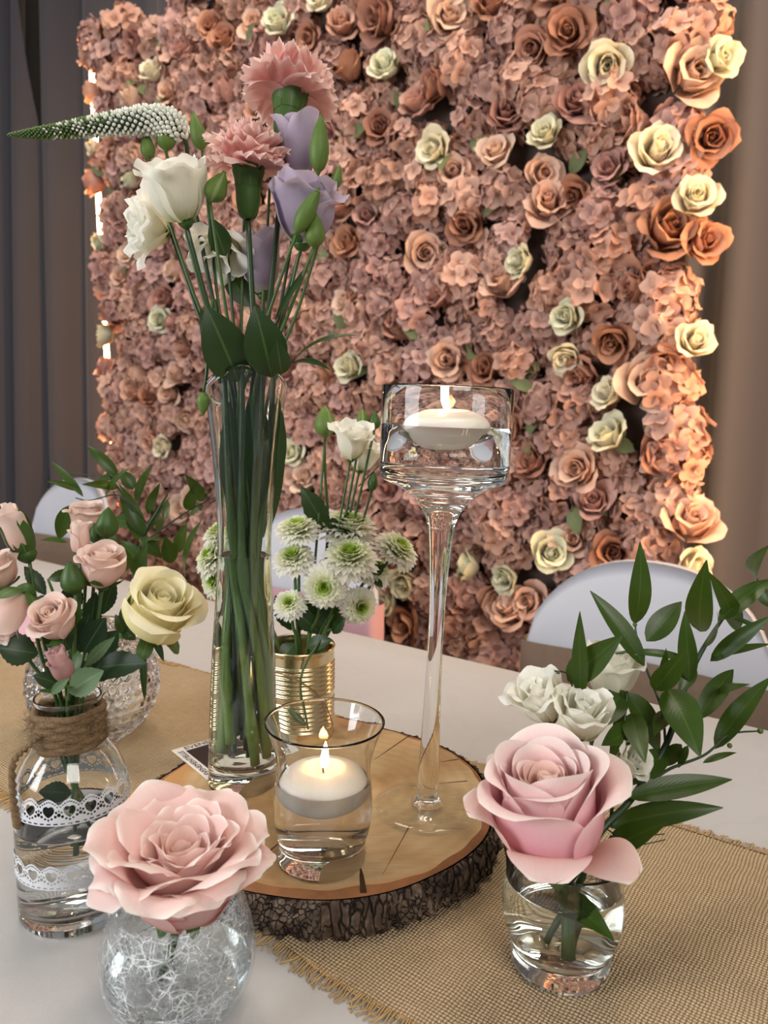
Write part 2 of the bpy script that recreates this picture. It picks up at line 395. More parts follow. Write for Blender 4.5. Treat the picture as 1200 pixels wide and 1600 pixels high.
def bark_mat():
    b = N('bark'); o = b.obj(); uv = b.uv(); x = b.sep(uv)
    wob = b.noise(o, 70.0, 3)
    vec = b.n('VectorMath', operation='ADD'); b.put(vec.inputs[0], o); sc = b.n('VectorMath', operation='SCALE')
    nv = b.n('TexNoise'); b.put(nv.inputs['Vector'], o); nv.inputs['Scale'].default_value = 60
    b.put(sc.inputs[0], nv.outputs['Color']); sc.inputs['Scale'].default_value = 0.008; b.put(vec.inputs[1], sc.outputs[0])
    vo = b.n('TexVoronoi', feature='DISTANCE_TO_EDGE'); b.put(vo.inputs['Vector'], vec.outputs[0]); vo.inputs['Scale'].default_value = 200
    vo2 = b.n('TexVoronoi', feature='DISTANCE_TO_EDGE'); b.put(vo2.inputs['Vector'], b.mapping(vec.outputs[0], (1, 1, 0.22))); vo2.inputs['Scale'].default_value = 150
    big = b.noise(o, 14.0, 2); sel = b.ramp(big, [(0.45, (0, 0, 0, 1)), (0.55, (1, 1, 1, 1))])
    d = b.math('ADD', b.math('MULTIPLY', vo.outputs['Distance'], b.math('SUBTRACT', 1.0, sel)), b.math('MULTIPLY', vo2.outputs['Distance'], sel))
    cr = b.math('MINIMUM', b.math('MULTIPLY', d, 9.0), 1.0)
    c = b.ramp(b.noise(o, 45.0, 5, 0.65), [(0.3, lin((48, 38, 32))), (0.5, lin((92, 76, 64))), (0.68, lin((146, 130, 114)))])
    c = b.mix(cr, lin((24, 18, 15)), c)
    h = b.math('ADD', cr, b.math('MULTIPLY', b.noise(o, 160.0, 4), 0.7))
    return b.done(b.princ(c, 0.85, Normal=b.bump(h, 0.9, 0.003), Specular_IOR_Level=0.25))
M['bark'] = bark_mat()
def curtain_mat():
    b = N('grey_curtain_fabric'); uv = b.uv()
    n = b.noise(b.mapping(uv, (900, 900, 1)), 1.0, 2)
    c = b.mix(n, lin((68, 67, 73)), lin((88, 86, 92)))
    return b.done(b.princ(c, 0.7, Sheen_Weight=0.2, Specular_IOR_Level=0.2))
M['curtain'] = curtain_mat()
M['floor'] = plain('dark_floor', (74, 62, 58), 0.5, (58, 48, 46), 8)
M['plaster'] = plain('wall_plaster', (150, 140, 132), 0.8, (140, 130, 122), 6)
M['spandex'] = plain('white_chair_cover', (190, 192, 200), 0.6, (184, 186, 196), 5, Sheen_Weight=0.1)
M['sash_taupe'] = plain('taupe_sash', (138, 116, 98), 0.8, (120, 100, 84), 60, 0.3, 400)
M['sash_pink'] = plain('pink_sash', (206, 164, 172), 0.6, (196, 152, 162), 30)
M['metal'] = plain('chair_leg_metal', (120, 120, 120), 0.3, Metallic=1.0)
M['panel'] = plain('green_backing', (74, 58, 50), 0.8, (56, 46, 40), 60)
M['led'] = emit('warm_led', (1.0, 0.55, 0.22, 1), 85.0)
M['led_dim'] = emit('warm_led_dimmed', (1.0, 0.60, 0.27, 1), 12.0)
M['housing'] = plain('led_housing', (180, 170, 160), 0.5)
M['card_white'] = plain('card_paper', (228, 222, 216), 0.6)
M['card_black'] = plain('card_black_print', (44, 34, 34), 0.5)
M['ink'] = plain('printed_ink', (52, 46, 46), 0.7)
M['berry'] = plain('green_berry', (86, 104, 48), 0.4)

# wall flower materials: every bloom picks its own tint
def wall_petal(name, tints, transl=0.25):
    b = N(name); x = b.sep(b.uv()); r = b.n('ObjectInfo').outputs['Random']
    c = b.ramp(r, [(i / max(1, len(tints)), lin(t)) for i, t in enumerate(tints)], 'CONSTANT')
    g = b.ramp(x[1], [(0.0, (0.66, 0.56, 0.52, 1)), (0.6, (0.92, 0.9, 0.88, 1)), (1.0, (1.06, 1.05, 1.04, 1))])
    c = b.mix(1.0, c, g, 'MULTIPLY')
    p = b.princ(c, 0.6, Specular_IOR_Level=0.15)
    t = b.n('BsdfTranslucent'); b.put(t.inputs[0], c)
    return b.done(addsh(b, p, t.outputs[0], transl))
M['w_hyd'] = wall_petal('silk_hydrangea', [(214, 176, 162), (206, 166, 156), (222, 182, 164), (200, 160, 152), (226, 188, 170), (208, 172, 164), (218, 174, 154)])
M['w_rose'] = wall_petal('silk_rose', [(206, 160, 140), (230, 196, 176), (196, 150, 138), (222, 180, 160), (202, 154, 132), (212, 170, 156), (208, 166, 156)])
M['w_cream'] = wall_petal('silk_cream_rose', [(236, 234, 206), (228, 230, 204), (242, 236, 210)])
M['w_leaf'] = plain('silk_leaf', (120, 128, 84), 0.7, (96, 108, 70), 30)

# ------------------------------------------------------------------ petals, leaves, flowers
def petal(L, phi, r0, z0, W, k=0.0, nu=9, nv=9, lip=0.0, lip0=0.7, tip=0.15, ruffle=0.0, rf=2.0, ph=0.0, base=0.35, ecurl=0.0, serr=0.0, top=0.5, point=0.0):
    ss = np.linspace(0, 1, 61)
    a = np.radians(np.interp(ss, np.linspace(0, 1, len(phi)), phi) - lip * smoothstep(lip0, 1.0, ss))
    rr = r0 + np.concatenate([[0], np.cumsum((np.cos(a[1:]) + np.cos(a[:-1])) / 2) * L / 60])
    zz = z0 + np.concatenate([[0], np.cumsum((np.sin(a[1:]) + np.sin(a[:-1])) / 2) * L / 60])
    s = np.linspace(0, 1, nv)[:, None]; u = np.linspace(-1, 1, nu)[None, :]
    se = s * (1 - tip * np.abs(u) ** 2.2 + point * (1 - np.abs(u)) ** 2 * s ** 3)
    if serr: se = se * (1 + serr * s ** 6 * np.where((np.arange(nu) % 2)[None, :] == 0, 1, -1))
    r = np.interp(se, ss, rr); z = np.interp(se, ss, zz)
    sl = s + 0 * u
    w = W * (base + (1 - base) * np.sin(np.pi / 2 * np.minimum(1, sl / 0.65))) * np.sqrt(1 - np.clip((sl - 0.65) / 0.35, 0, 1) ** 2 * top)
    rc = np.maximum(r + k, 0.15 * W)
    ang = np.clip(u * w / rc, -2.6, 2.6)
    x = rc * np.cos(ang) - (rc - r); y = rc * np.sin(ang)
    wob = ruffle * sl ** 3 * np.sin(rf * u * np.pi + ph)
    al = np.interp(se, ss, a)
    x = x - wob * np.sin(al) + ecurl * np.abs(u) ** 3 * sl; z = z + wob * np.cos(al) - 0.3 * ecurl * np.abs(u) ** 3 * sl
    V = np.stack([x, y, z], -1).reshape(-1, 3)
    U = np.stack([(u + 0 * s + 1) / 2, sl], -1).reshape(-1, 2)
    return V, grid_faces(nv, nu), U
def rotz(V, a):
    c, s = math.cos(a), math.sin(a); return V @ np.array([[c, s, 0], [-s, c, 0], [0, 0, 1]])
def rings_geo(rings, seed, jit=1.0, **over):
    """list of (V,F,U,ringindex) petals in flower space, unit size"""
    g = np.random.default_rng(seed); out = []; spin = g.uniform(0, 6.28)
    for ri, R in enumerate(rings):
        R = dict(R); n = R.pop('n'); spin += R.pop('off', 0.9); mat = R.pop('mat', None)
        for i in range(n):
            q = dict(R); q.update(over)
            q['phi'] = [p + jit * g.normal(0, 3.0) for p in q['phi']]
            q['L'] *= 1 + jit * g.normal(0, 0.05); q['W'] *= 1 + jit * g.normal(0, 0.06)
            q['ph'] = g.uniform(0, 6.28)
            if q.get('lip'): q['lip'] *= g.uniform(0.7, 1.25)
            V, F, U = petal(**q)
            tw = g.normal(0, 0.09) * jit; ct, st = math.cos(tw), math.sin(tw)
            mid = V.mean(0); V = (V - mid) @ np.array([[1, 0, 0], [0, ct, st], [0, -st, ct]]) + mid
            V = rotz(V, 2 * math.pi * i / n + spin + g.normal(0, 0.12) * jit)
            out.append((V, F, U, mat))
    return out
ROSE_OPEN = [
    dict(n=3, r0=.015, z0=.22, L=.22, phi=[84, 100], W=.09, off=0.5, mat='pink_core'),
    dict(n=4, r0=.06, z0=.20, L=.30, phi=[74, 90, 86], W=.17, off=0.7, mat='pink_core', ruffle=.012, rf=1.1),
    dict(n=5, r0=.10, z0=.19, L=.38, phi=[66, 86, 78], W=.22, lip=8, off=0.9, mat='pink_core', ecurl=.01, ruffle=.018, rf=1.2, point=.06),
    dict(n=5, r0=.13, z0=.17, L=.47, phi=[60, 82, 70], W=.27, lip=14, off=0.6, ruffle=.022, rf=1.2, ecurl=.02, point=.08),
    dict(n=6, r0=.145, z0=.14, L=.57, phi=[54, 76, 60], W=.31, lip=20, off=0.8, k=.03, ruffle=.026, rf=1.3, ecurl=.03, point=.08),
    dict(n=6, r0=.15, z0=.11, L=.68, phi=[46, 70, 52], W=.36, lip=28, off=0.5, k=.05, ruffle=.03, rf=1.2, ecurl=.04, point=.10),
    dict(n=6, r0=.15, z0=.08, L=.80, phi=[36, 64, 46], W=.41, lip=38, off=0.7, k=.06, ruffle=.035, rf=1.3, ecurl=.045, point=.10),
    dict(n=6, r0=.14, z0=.05, L=.92, phi=[26, 60, 44], W=.47, lip=50, off=0.6, k=.08, ruffle=.04, rf=1.3, ecurl=.05, point=.10),
    dict(n=7, r0=.15, z0=.0, L=.96, phi=[14, 60, 44], W=.46, lip=85, lip0=.66, off=0.5, k=.08, ruffle=.045, rf=1.4, ecurl=.06, point=.10),
    dict(n=5, r0=.14, z0=-.08, L=.94, phi=[6, 64, 54], W=.50, lip=110, lip0=.62, off=0.9, k=.08, ruffle=.04, rf=1.4, ecurl=.04, point=.10),
    dict(n=4, r0=.12, z0=-.20, L=.84, phi=[0, 74, 70], W=.56, lip=50, lip0=.72, off=0.9, k=.06, ruffle=.03, rf=1.4, ecurl=.03, point=.08)]
ROSE_CUP = [
    dict(n=3, r0=.02, z0=.45, L=.50, phi=[88, 99], W=.16, off=0.5, mat='pink_core'),
    dict(n=4, r0=.10, z0=.40, L=.62, phi=[82, 96, 90], W=.30, off=0.8, mat='pink_core'),
    dict(n=4, r0=.16, z0=.30, L=.80, phi=[72, 92, 88], W=.42, off=0.9, mat='pink_core'),
    dict(n=4, r0=.20, z0=.2, L=1.0, phi=[58, 92, 86], W=.54, off=0.7, lip=12, lip0=.8),
    dict(n=5, r0=.22, z0=.1, L=1.18, phi=[46, 92, 84], W=.62, off=0.6, lip=34, lip0=.8, k=.05),
    dict(n=4, r0=.22, z0=.05, L=1.32, phi=[32, 92, 82], W=.74, off=0.5, lip=85, lip0=.78, k=.1, ruffle=.015, rf=1.2, ecurl=.03),
    dict(n=3, r0=.22, z0=.0, L=1.30, phi=[22, 86, 72], W=.78, off=0.9, lip=110, lip0=.72, k=.14, ruffle=.02, rf=1.2, ecurl=.05, point=.08)]
ROSE_SMALL = [
    dict(n=3, r0=.02, z0=.40, L=.55, phi=[88, 100], W=.18, off=.4),
    dict(n=3, r0=.10, z0=.32, L=.72, phi=[80, 98, 94], W=.34, off=.7),
    dict(n=4, r0=.16, z0=.22, L=.90, phi=[68, 96, 92], W=.46, off=.8),
    dict(n=4, r0=.20, z0=.1, L=1.10, phi=[52, 94, 88], W=.60, lip=20, lip0=.8, off=.6),
    dict(n=4, r0=.20, z0=.0, L=1.25, phi=[34, 92, 84], W=.72, lip=60, lip0=.76, k=.08, ruffle=.02, off=.7)]
ROSE_BUD = [
    dict(n=2, r0=.02, z0=.3, L=.9, phi=[88, 98], W=.24, off=.4),
    dict(n=3, r0=.10, z0=.15, L=1.15, phi=[76, 98, 96], W=.42, off=.7),
    dict(n=3, r0=.14, z0=.0, L=1.35, phi=[58, 96, 96], W=.58, off=.8, lip=20, lip0=.85),
    dict(n=2, r0=.14, z0=.0, L=1.3, phi=[46, 94, 88], W=.62, off=.5, lip=55, lip0=.78)]
LISI = [
    dict(n=3, r0=.04, z0=.30, L=.66, phi=[84, 92, 84], W=.28, off=.5, ruffle=.03),
    dict(n=4, r0=.08, z0=.18, L=.88, phi=[66, 88, 76], W=.44, off=.7, ruffle=.045, lip=14, mat=None),
    dict(n=4, r0=.10, z0=.04, L=1.12, phi=[44, 84, 70], W=.60, off=.6, ruffle=.055, lip=35, lip0=.75, k=.06),
    dict(n=3, r0=.10, z0=.0, L=1.16, phi=[34, 80, 60], W=.66, off=.8, ruffle=.06, lip=55, lip0=.70, k=.1)]
LISI_OPEN = [
    dict(n=4, r0=.05, z0=.1, L=.9, phi=[66, 84, 70], W=.42, off=.5, ruffle=.05, lip=20),
    dict(n=4, r0=.06, z0=.05, L=1.1, phi=[44, 66, 46], W=.56, off=.7, ruffle=.08, lip=40, k=.15),
    dict(n=4, r0=.06, z0=.0, L=1.2, phi=[28, 50, 26], W=.62, off=.6, ruffle=.10, lip=60, k=.2)]
LISI_BUD = [
    dict(n=2, r0=.03, z0=.2, L=1.2, phi=[86, 98], W=.26, off=.4),
    dict(n=3, r0=.10, z0=.1, L=1.4, phi=[54, 92, 84], W=.58, off=.7, ruffle=.04, lip=12),
    dict(n=3, r0=.10, z0=.0, L=1.5, phi=[46, 90, 80], W=.62, off=.9, ruffle=.05, lip=25)]
def leaf_geo(b, t, n, w, arch=0.1, fold=0.25, nv=11, shape=0.45, serr=0.0, twist=0.0, nu=5):
    b = np.asarray(b, float); t = np.asarray(t, float); ax = t - b; L = np.linalg.norm(ax); d = ax / L
    n = unit(np.asarray(n, float) - d * np.dot(n, d)); side = np.cross(d, n)
    s = np.linspace(0, 1, nv); V = []; U = []
    for j, q in enumerate(s):
        ww = w / 2 * (math.sin(math.pi * q ** (math.log(0.5) / math.log(shape)))) ** 0.85 if 0 < q < 1 else 0.0
        ww = max(ww, w * 0.02)
        if serr: ww *= 1 + (serr if j % 2 else -serr)
        a = twist * q; sd = side * math.cos(a) + n * math.sin(a); nn = n * math.cos(a) - side * math.sin(a)
        c = b + ax * q + n * arch * L * 4 * q * (1 - q)
        for u in np.linspace(-1, 1, nu):
            V.append(c + sd * u * ww + nn * fold * abs(u) * ww); U.append(((u + 1) / 2, q))
    return np.array(V), grid_faces(nv, nu), np.array(U)
def leaf(parent, b, t, n, w, mat, name='leaf', **k):
    V, F, U = leaf_geo(b, t, n, w, **k); return mesh(name, V, F, mat, parent, uv=U)
CAMV = lambda p: unit(EYE - np.asarray(p))
def calyx(parent, o, axis, r, h, mat, name='calyx'):
    prof = smooth_prof([(0.0005, 0), (r * .5, h * .05), (r, h * .55), (r * .95, h)], 9)
    V, F, U = lathe_geo(prof, 14); V = V @ frame(axis).T + o
    return mesh(name, V, F, mat, parent, uv=U)
def sepals(parent, o, axis, n, L, W, phi, r0, mat, seed=0, lip=0):
    g = np.random.default_rng(seed); Fm = frame(axis, g.uniform(0, 6))
    for i in range(n):
        V, F, U = petal(L * g.uniform(.85, 1.15), [p + g.normal(0, 6) for p in phi], r0, 0, W, nu=5, nv=8, lip=lip, tip=0.0, base=.8, top=.97)
        V = rotz(V, 2 * math.pi * i / n + g.normal(0, .15)) @ Fm.T + o
        mesh('sepal', V, F, mat, parent, uv=U)
def bloom(label, cat, o, axis, size, rings, mat, stem_pts, seed, name='rose', group=None, stem_r=0.0022, stem_mat='stem',
          sep=5, sep_phi=(60, 100), sep_L=.7, sep_W=.16, nu=9, nv=9, cal=.2, inner=True, sep_mat='sepal', jit=1.0):
    o = np.asarray(o, float); axis = unit(axis)
    root = thing(name, label, cat, stem_pts[-1] if stem_pts is not None else o, group)
    Fm = frame(axis)
    for V, F, U, m in rings_geo(rings, seed, jit, nu=nu, nv=nv):
        mesh('petal', (V * size) @ Fm.T + o, F, M[m] if (m and inner) else mat, root, uv=U)
    if cal: calyx(root, o - axis * size * cal * .9, axis, size * cal, size * cal * 1.2, M[sep_mat])
    if sep: sepals(root, o - axis * size * .02, axis, sep, size * sep_L, size * sep_W, list(sep_phi), size * cal * .8, M[sep_mat], seed + 5)
    if stem_pts is not None:
        tube('stem', [o - axis * size * cal * .5] + list(stem_pts), [stem_r * .85, stem_r], M[stem_mat], root, seg=8)
    return root
def bud(label, o, axis, L, R, stem_pts, seed, group=None, mat='sepal_light', stem_r=0.0013, name='flower_bud', cat='bud', tip=None):
    o = np.asarray(o, float); axis = unit(axis)
    root = thing(name, label, cat, stem_pts[-1], group)
    g = np.random.default_rng(seed); Fm = frame(axis, g.uniform(0, 6))
    core = smooth_prof([(0.0004, 0), (R * .7, L * .15), (R * .92, L * .4), (R * .55, L * .75), (0.0003, L * .98)], 12)
    V, F, U = lathe_geo(core, 12); mesh('bud_core', V @ Fm.T + o, F, M[tip or mat], root, uv=U)
    for i in range(4):
        V, F, U = petal(L * g.uniform(.85, 1.06), [50, 88, 104, 106], R * .12, 0, R * 1.0, nu=5, nv=9, tip=0.0, base=.6, top=.97)
        mesh('sepal', rotz(V * 1.0, i * 1.5708) @ Fm.T + o, F, M[mat], root, uv=U)
    tube('stem', [o] + list(stem_pts), [stem_r, stem_r * 1.3], M['stem'], root, seg=7)
    return root

# ================================================================== THE SETTING
TH = math.radians(35.7)
DA = np.array([math.cos(TH), -math.sin(TH), 0]); DB = np.array([math.sin(TH), math.cos(TH), 0]); DZ = np.array([0, 0, 1.0])
def AB(a, b, z): return DA * a + DB * b + DZ * z

def quadplane(name, pts, mat, kind='structure'):
    return mesh(name, pts, [(0, 1, 2, 3)], mat, kind=kind, smooth=False, uv=[(0, 0), (1, 0), (1, 1), (0, 1)])
quadplane('floor', [AB(-6, -3, 0), AB(4, -3, 0), AB(4, 3.5, 0), AB(-6, 3.5, 0)], M['floor'])
quadplane('wall_back', [AB(-6, 2.45, 0), AB(4, 2.45, 0), AB(4, 2.45, 3.8), AB(-6, 2.45, 3.8)], M['plaster'])

# curtains behind the flower wall, one object per hanging length
def curtain(a0, a1, bb, label, seed, fold=0.21, slant=0.0, group='grey curtains behind the flower wall'):
    g = np.random.default_rng(seed); nu, nv = int((a1 - a0) / 0.011), 26; V = []; U = []
    p1, p2 = g.uniform(0, 6, 2)
    for j in range(nv):
        z = 0.02 + 3.68 * j / (nv - 1)
        for i in range(nu):
            a = a0 + (a1 - a0) * i / (nu - 1)
            q = a + slant * (z - 1.5) * (1 + 0.3 * math.sin(a * 2 + p1))
            w = math.sin(2 * math.pi * q / fold + 1.1 * math.sin(q * 5 + p1) + p2)
            b = bb + 0.055 * math.copysign(abs(w) ** 0.75, w) + 0.02 * math.sin(q * 19 + p2)
            V.append(AB(a, b, z)); U.append((a, z))
    o = mesh('curtain', V, grid_faces(nv, nu), M['curtain'], uv=U)
    return tag(o, label, 'curtain', group)
curtain(-5.2, -3.62, 2.16, 'dark grey curtain in heavy folds at the far left edge', 3, 0.30, -0.10)
curtain(-3.63, -2.2, 2.20, 'grey curtain catching warm glow at the left side of the flower wall', 4, 0.36, -0.06)
curtain(-2.21, -0.62, 2.18, 'grey curtain hanging behind the top of the flower wall', 5, 0.26)
curtain(-0.63, 0.9, 2.05, 'taupe lit curtain to the right of the flower wall', 6, 0.24)

# flower wall -------------------------------------------------------
BW = 1.735; WA0, WA1 = -2.43, -0.465; WZ0, WZ1 = 0.25, 2.37; LEAN = 0.030
def wall_pt(a, z, out=0.0):
    zz = z - 1.2
    return AB(a - LEAN * zz, BW - out, z)
def wall_from_px(px, py, out=0.05):
    d = ray(px, py); t = (BW - out - EYE @ DB) / (d @ DB); p = EYE + t * d
    z = p[2]; a = p @ DA + LEAN * (z - 1.2); return a, z
fw = thing('flower_wall', 'tall panel covered in dusty pink and cream silk flowers', 'flower wall', wall_pt((WA0 + WA1) / 2, 0.0))
V = []
for out in (0.0, -0.03):
    V += [wall_pt(WA0, 0.02, out), wall_pt(WA1, 0.02, out), wall_pt(WA1, WZ1 - .03, out), wall_pt(WA0, WZ1 - .03, out)]
mesh('backing_panel', V, [(0, 1, 2, 3), (7, 6, 5, 4), (0, 4, 5, 1), (1, 5, 6, 2), (2, 6, 7, 3), (3, 7, 4, 0)], M['panel'], fw, smooth=False)
def low_rose(seed, mat, open_=1.0):
    R = [dict(n=3, r0=.02, z0=.34, L=.42, phi=[88, 100], W=.17, off=.4),
         dict(n=4, r0=.10, z0=.22, L=.58, phi=[78, 96, 90], W=.32, off=.7),
         dict(n=4, r0=.15, z0=.16, L=.74, phi=[64, 94, 84], W=.46, lip=20, off=.8, ruffle=.03),
         dict(n=4, r0=.18, z0=.06, L=.90, phi=[48, 86, 70], W=.58, lip=50, off=.6, k=.08, ruffle=.05, ecurl=.03),
         dict(n=4, r0=.18, z0=.0, L=.92, phi=[28, 70, 48], W=.60, lip=70, off=.7, k=.12, ruffle=.06, ecurl=.03)]
    A = Acc()
    for V, F, U, m in rings_geo(R, seed, 2.0, nu=6, nv=6): A.add(V, F, U)
    V, F, U = A.get(); return mesh_data('silk_rose', V, F, mat, U)
def hydrangea(seed, mat):
    g = np.random.default_rng(seed); A = Acc(); n = 22
    for i in range(n):
        z = 1 - 1.2 * (i + .5) / n; ph = i * 2.39996 + g.normal(0, .15); r = math.sqrt(max(0, 1 - z * z))
        d = np.array([r * math.cos(ph), r * math.sin(ph), z]); Fm = frame(unit(d + g.normal(0, .22, 3)), g.uniform(0, 6))
        rad = .72 * g.uniform(.82, 1.12)
        for k in range(4):
            V, F, U = petal(.46 * g.uniform(.85, 1.15), [40 + g.normal(0, 12), 20, -4 + g.normal(0, 20)], .01, 0, .24, nu=4, nv=4, k=.25, ruffle=.05, base=.4, ph=g.uniform(0, 6))
            A.add(rotz(V, k * 1.5708 + g.normal(0, .1)) @ Fm.T + d * rad * np.array([1, 1, .8]), F, U)
    V, F, U = A.get(); return mesh_data('silk_hydrangea', V, F, mat, U)
M['w_brown'] = wall_petal('silk_caramel_rose', [(198, 148, 120), (188, 138, 114), (204, 152, 126), (184, 136, 118)])
M['w_peach'] = wall_petal('silk_peach_rose', [(240, 210, 188), (236, 200, 178), (230, 194, 174), (242, 214, 194)])
M['w_hyd2'] = wall_petal('silk_mauve_hydrangea', [(204, 166, 152), (196, 158, 146), (210, 172, 156), (190, 154, 144), (204, 164, 146)])
KIND = {'pink_hydrangea': [hydrangea(s, M['w_hyd']) for s in (1, 2, 3, 4)], 'mauve_hydrangea': [hydrangea(s, M['w_hyd2']) for s in (5, 6, 7)],
        'filler_blossom': [hydrangea(s, M['w_hyd2']) for s in (8, 9)],
        'rose_bloom': [low_rose(s, M['w_rose']) for s in (11, 12, 13)],
        'caramel_rose_bloom': [low_rose(s, M['w_brown']) for s in (14, 15)],
        'peach_rose_bloom': [low_rose(s, M['w_peach']) for s in (16, 17)],
        'cream_rose_bloom': [low_rose(s, M['w_cream']) for s in (18, 19)]}
spots = []                                  # (a, z, kind, radius)
CRE = [(685, 237, 27), (855, 217, 26), (1020, 250, 38), (948, 103, 36), (608, 115, 24), (440, 45, 24), (893, 497, 26), (885, 550, 24), (960, 690, 30),
       (858, 868, 30), (635, 905, 24), (745, 890, 24), (245, 122, 20), (175, 525, 18), (255, 502, 20), (262, 697, 18), (555, 577, 24), (465, 710, 22),
       (825, 410, 24), (505, 10, 22), (215, 290, 18), (612, 945, 22), (1112, 95, 28), (800, 900, 22), (1085, 320, 34), (1078, 540, 28), (165, 375, 16), (155, 230, 16), (960, 620, 18), (1070, 885, 30)]
BRO = [(600, 30, 32), (690, 130, 30), (725, 350, 28), (1100, 210, 36), (1085, 380, 34), (1030, 370, 46), (885, 55, 36), (545, 118, 26), (588, 200, 26), (545, 385, 24), (1020, 710, 34), (1030, 560, 36), (900, 300, 28), (640, 970, 30), (330, 45, 22)]
PEA = [(1065, 118, 44), (852, 325, 34), (790, 450, 32), (655, 392, 30), (775, 245, 26), (540, 475, 24), (1005, 605, 42), (690, 35, 32), (905, 735, 34), (800, 965, 34), (265, 145, 22), (1070, 830, 40), (395, 40, 24)]
for L_, k_ in ((CRE, 'cream_rose_bloom'), (BRO, 'caramel_rose_bloom'), (PEA, 'peach_rose_bloom')):
    for px, py, r in L_:
        a, z = wall_from_px(px, py); t = (BW - EYE @ DB) / (ray(px, py) @ DB)
        spots.append((a, z, k_, max(.036, r * t / F_PX * 1.05)))
gw = np.random.default_rng(21)
pts = np.array([(s[0], s[1]) for s in spots])
step = 0.094; row = 0
zz = WZ0
while zz < WZ1:
    aa = WA0 + (step / 2 if row % 2 else 0.0)
    while aa < WA1 + .01:
        q = np.array([aa + gw.normal(0, .012), zz + gw.normal(0, .012)])
        if q[1] < WZ1 - .01 and np.min(np.linalg.norm(pts - q, axis=1)) > 0.058:
            pts = np.vstack([pts, q]); rnd = gw.random()
            k_ = 'pink_hydrangea' if rnd < .40 else 'mauve_hydrangea' if rnd < .74 else 'rose_bloom' if rnd < .92 else 'caramel_rose_bloom' if rnd < .96 else 'peach_rose_bloom'
            spots.append((q[0], q[1], k_, gw.uniform(.052, .068) if 'hydrangea' in k_ else gw.uniform(.040, .054)))
        aa += step
    zz += step * .86; row += 1
for sgn, a_e in ((1, WA1 - .012), (-1, WA0 + .012)):          # full rounded blooms all the way down both edges
    for z_ in np.arange(.5, WZ1 - .04, .085):
        q = np.array([a_e + gw.normal(0, .008), z_ + gw.normal(0, .012)])
        if np.min(np.linalg.norm(pts - q, axis=1)) > .044:
            pts = np.vstack([pts, q]); spots.append((q[0], q[1], 'pink_hydrangea', gw.uniform(.056, .07)))
nf = 0
for q in np.stack([gw.uniform(WA0 + .02, WA1 - .02, 9000), gw.uniform(WZ0, WZ1 - .05, 9000)], 1):      # small blossoms where the board would show
    if nf < 280 and np.min(np.linalg.norm(pts - q, axis=1)) > 0.047:
        pts = np.vstack([pts, q]); spots.append((q[0], q[1], 'filler_blossom', .052)); nf += 1
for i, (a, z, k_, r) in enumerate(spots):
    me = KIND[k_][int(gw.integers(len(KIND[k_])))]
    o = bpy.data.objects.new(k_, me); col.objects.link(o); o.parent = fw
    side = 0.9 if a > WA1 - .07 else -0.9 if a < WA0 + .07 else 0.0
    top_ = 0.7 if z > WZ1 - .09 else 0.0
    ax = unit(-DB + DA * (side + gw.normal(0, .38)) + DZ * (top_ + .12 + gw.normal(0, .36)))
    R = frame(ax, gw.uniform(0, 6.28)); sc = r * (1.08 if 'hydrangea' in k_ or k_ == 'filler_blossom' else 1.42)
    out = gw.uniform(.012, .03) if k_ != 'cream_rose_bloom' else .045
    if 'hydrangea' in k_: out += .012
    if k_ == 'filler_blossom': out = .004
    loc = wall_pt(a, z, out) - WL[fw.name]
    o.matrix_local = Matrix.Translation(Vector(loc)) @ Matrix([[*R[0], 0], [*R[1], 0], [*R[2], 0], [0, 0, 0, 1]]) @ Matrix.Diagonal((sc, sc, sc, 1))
LV = mesh_data('silk_leaf', *(lambda g: (g[0], g[1], M['w_leaf'], g[2]))(leaf_geo((0, 0, 0), (1, 0, .2), (0, 0, 1), .55, .12, .2, 7)))
for i in range(120):
    a = gw.uniform(WA0 + .03, WA1 - .02); z = gw.uniform(.6, WZ1 - .05)
    o = bpy.data.objects.new('leaf', LV); col.objects.link(o); o.parent = fw
    R = frame(unit(-DB + gw.normal(0, .3, 3)), gw.uniform(0, 6.28)); sc = gw.uniform(.05, .075)
    o.matrix_local = Matrix.Translation(Vector(wall_pt(a, z, gw.uniform(.03, .05)) - WL[fw.name])) @ Matrix([[*R[0], 0], [*R[1], 0], [*R[2], 0], [0, 0, 0, 1]]) @ Matrix.Diagonal((sc, sc, sc, 1))

# LED tubes that light the two edges of the flower wall
def led(a, out, label, mat='led', z0=.1, z1=2.3):
    base = wall_pt(a, 0, out)
    t = thing('led_tube_light', label, 'light', base); em = M[mat]
    V, F, U = lathe_geo([(.0, 0.0), (.06, 0.0), (.06, .02), (.012, .035), (.012, z0), (0, z0)], 16, base); mesh('base', V, F, M['housing'], t, uv=U)
    tube('tube', [wall_pt(a, z0, out), wall_pt(a, z1, out)], [.008], em, t, n=3, seg=10)
led(WA0 - .078, .0, 'warm glowing tube light along the left edge of the flower wall')
led(WA1 - .03, -.09, 'warm tube light behind the right edge of the flower wall', 'led_dim')
pp = wall_pt(WA1 + .42, 1.25, .16)
area('warm_uplighter_right', tuple(pp), tuple(wall_pt(WA1 - .15, 1.25, .06)), .12, 2.0, 15.0, (1.0, 0.60, 0.30))

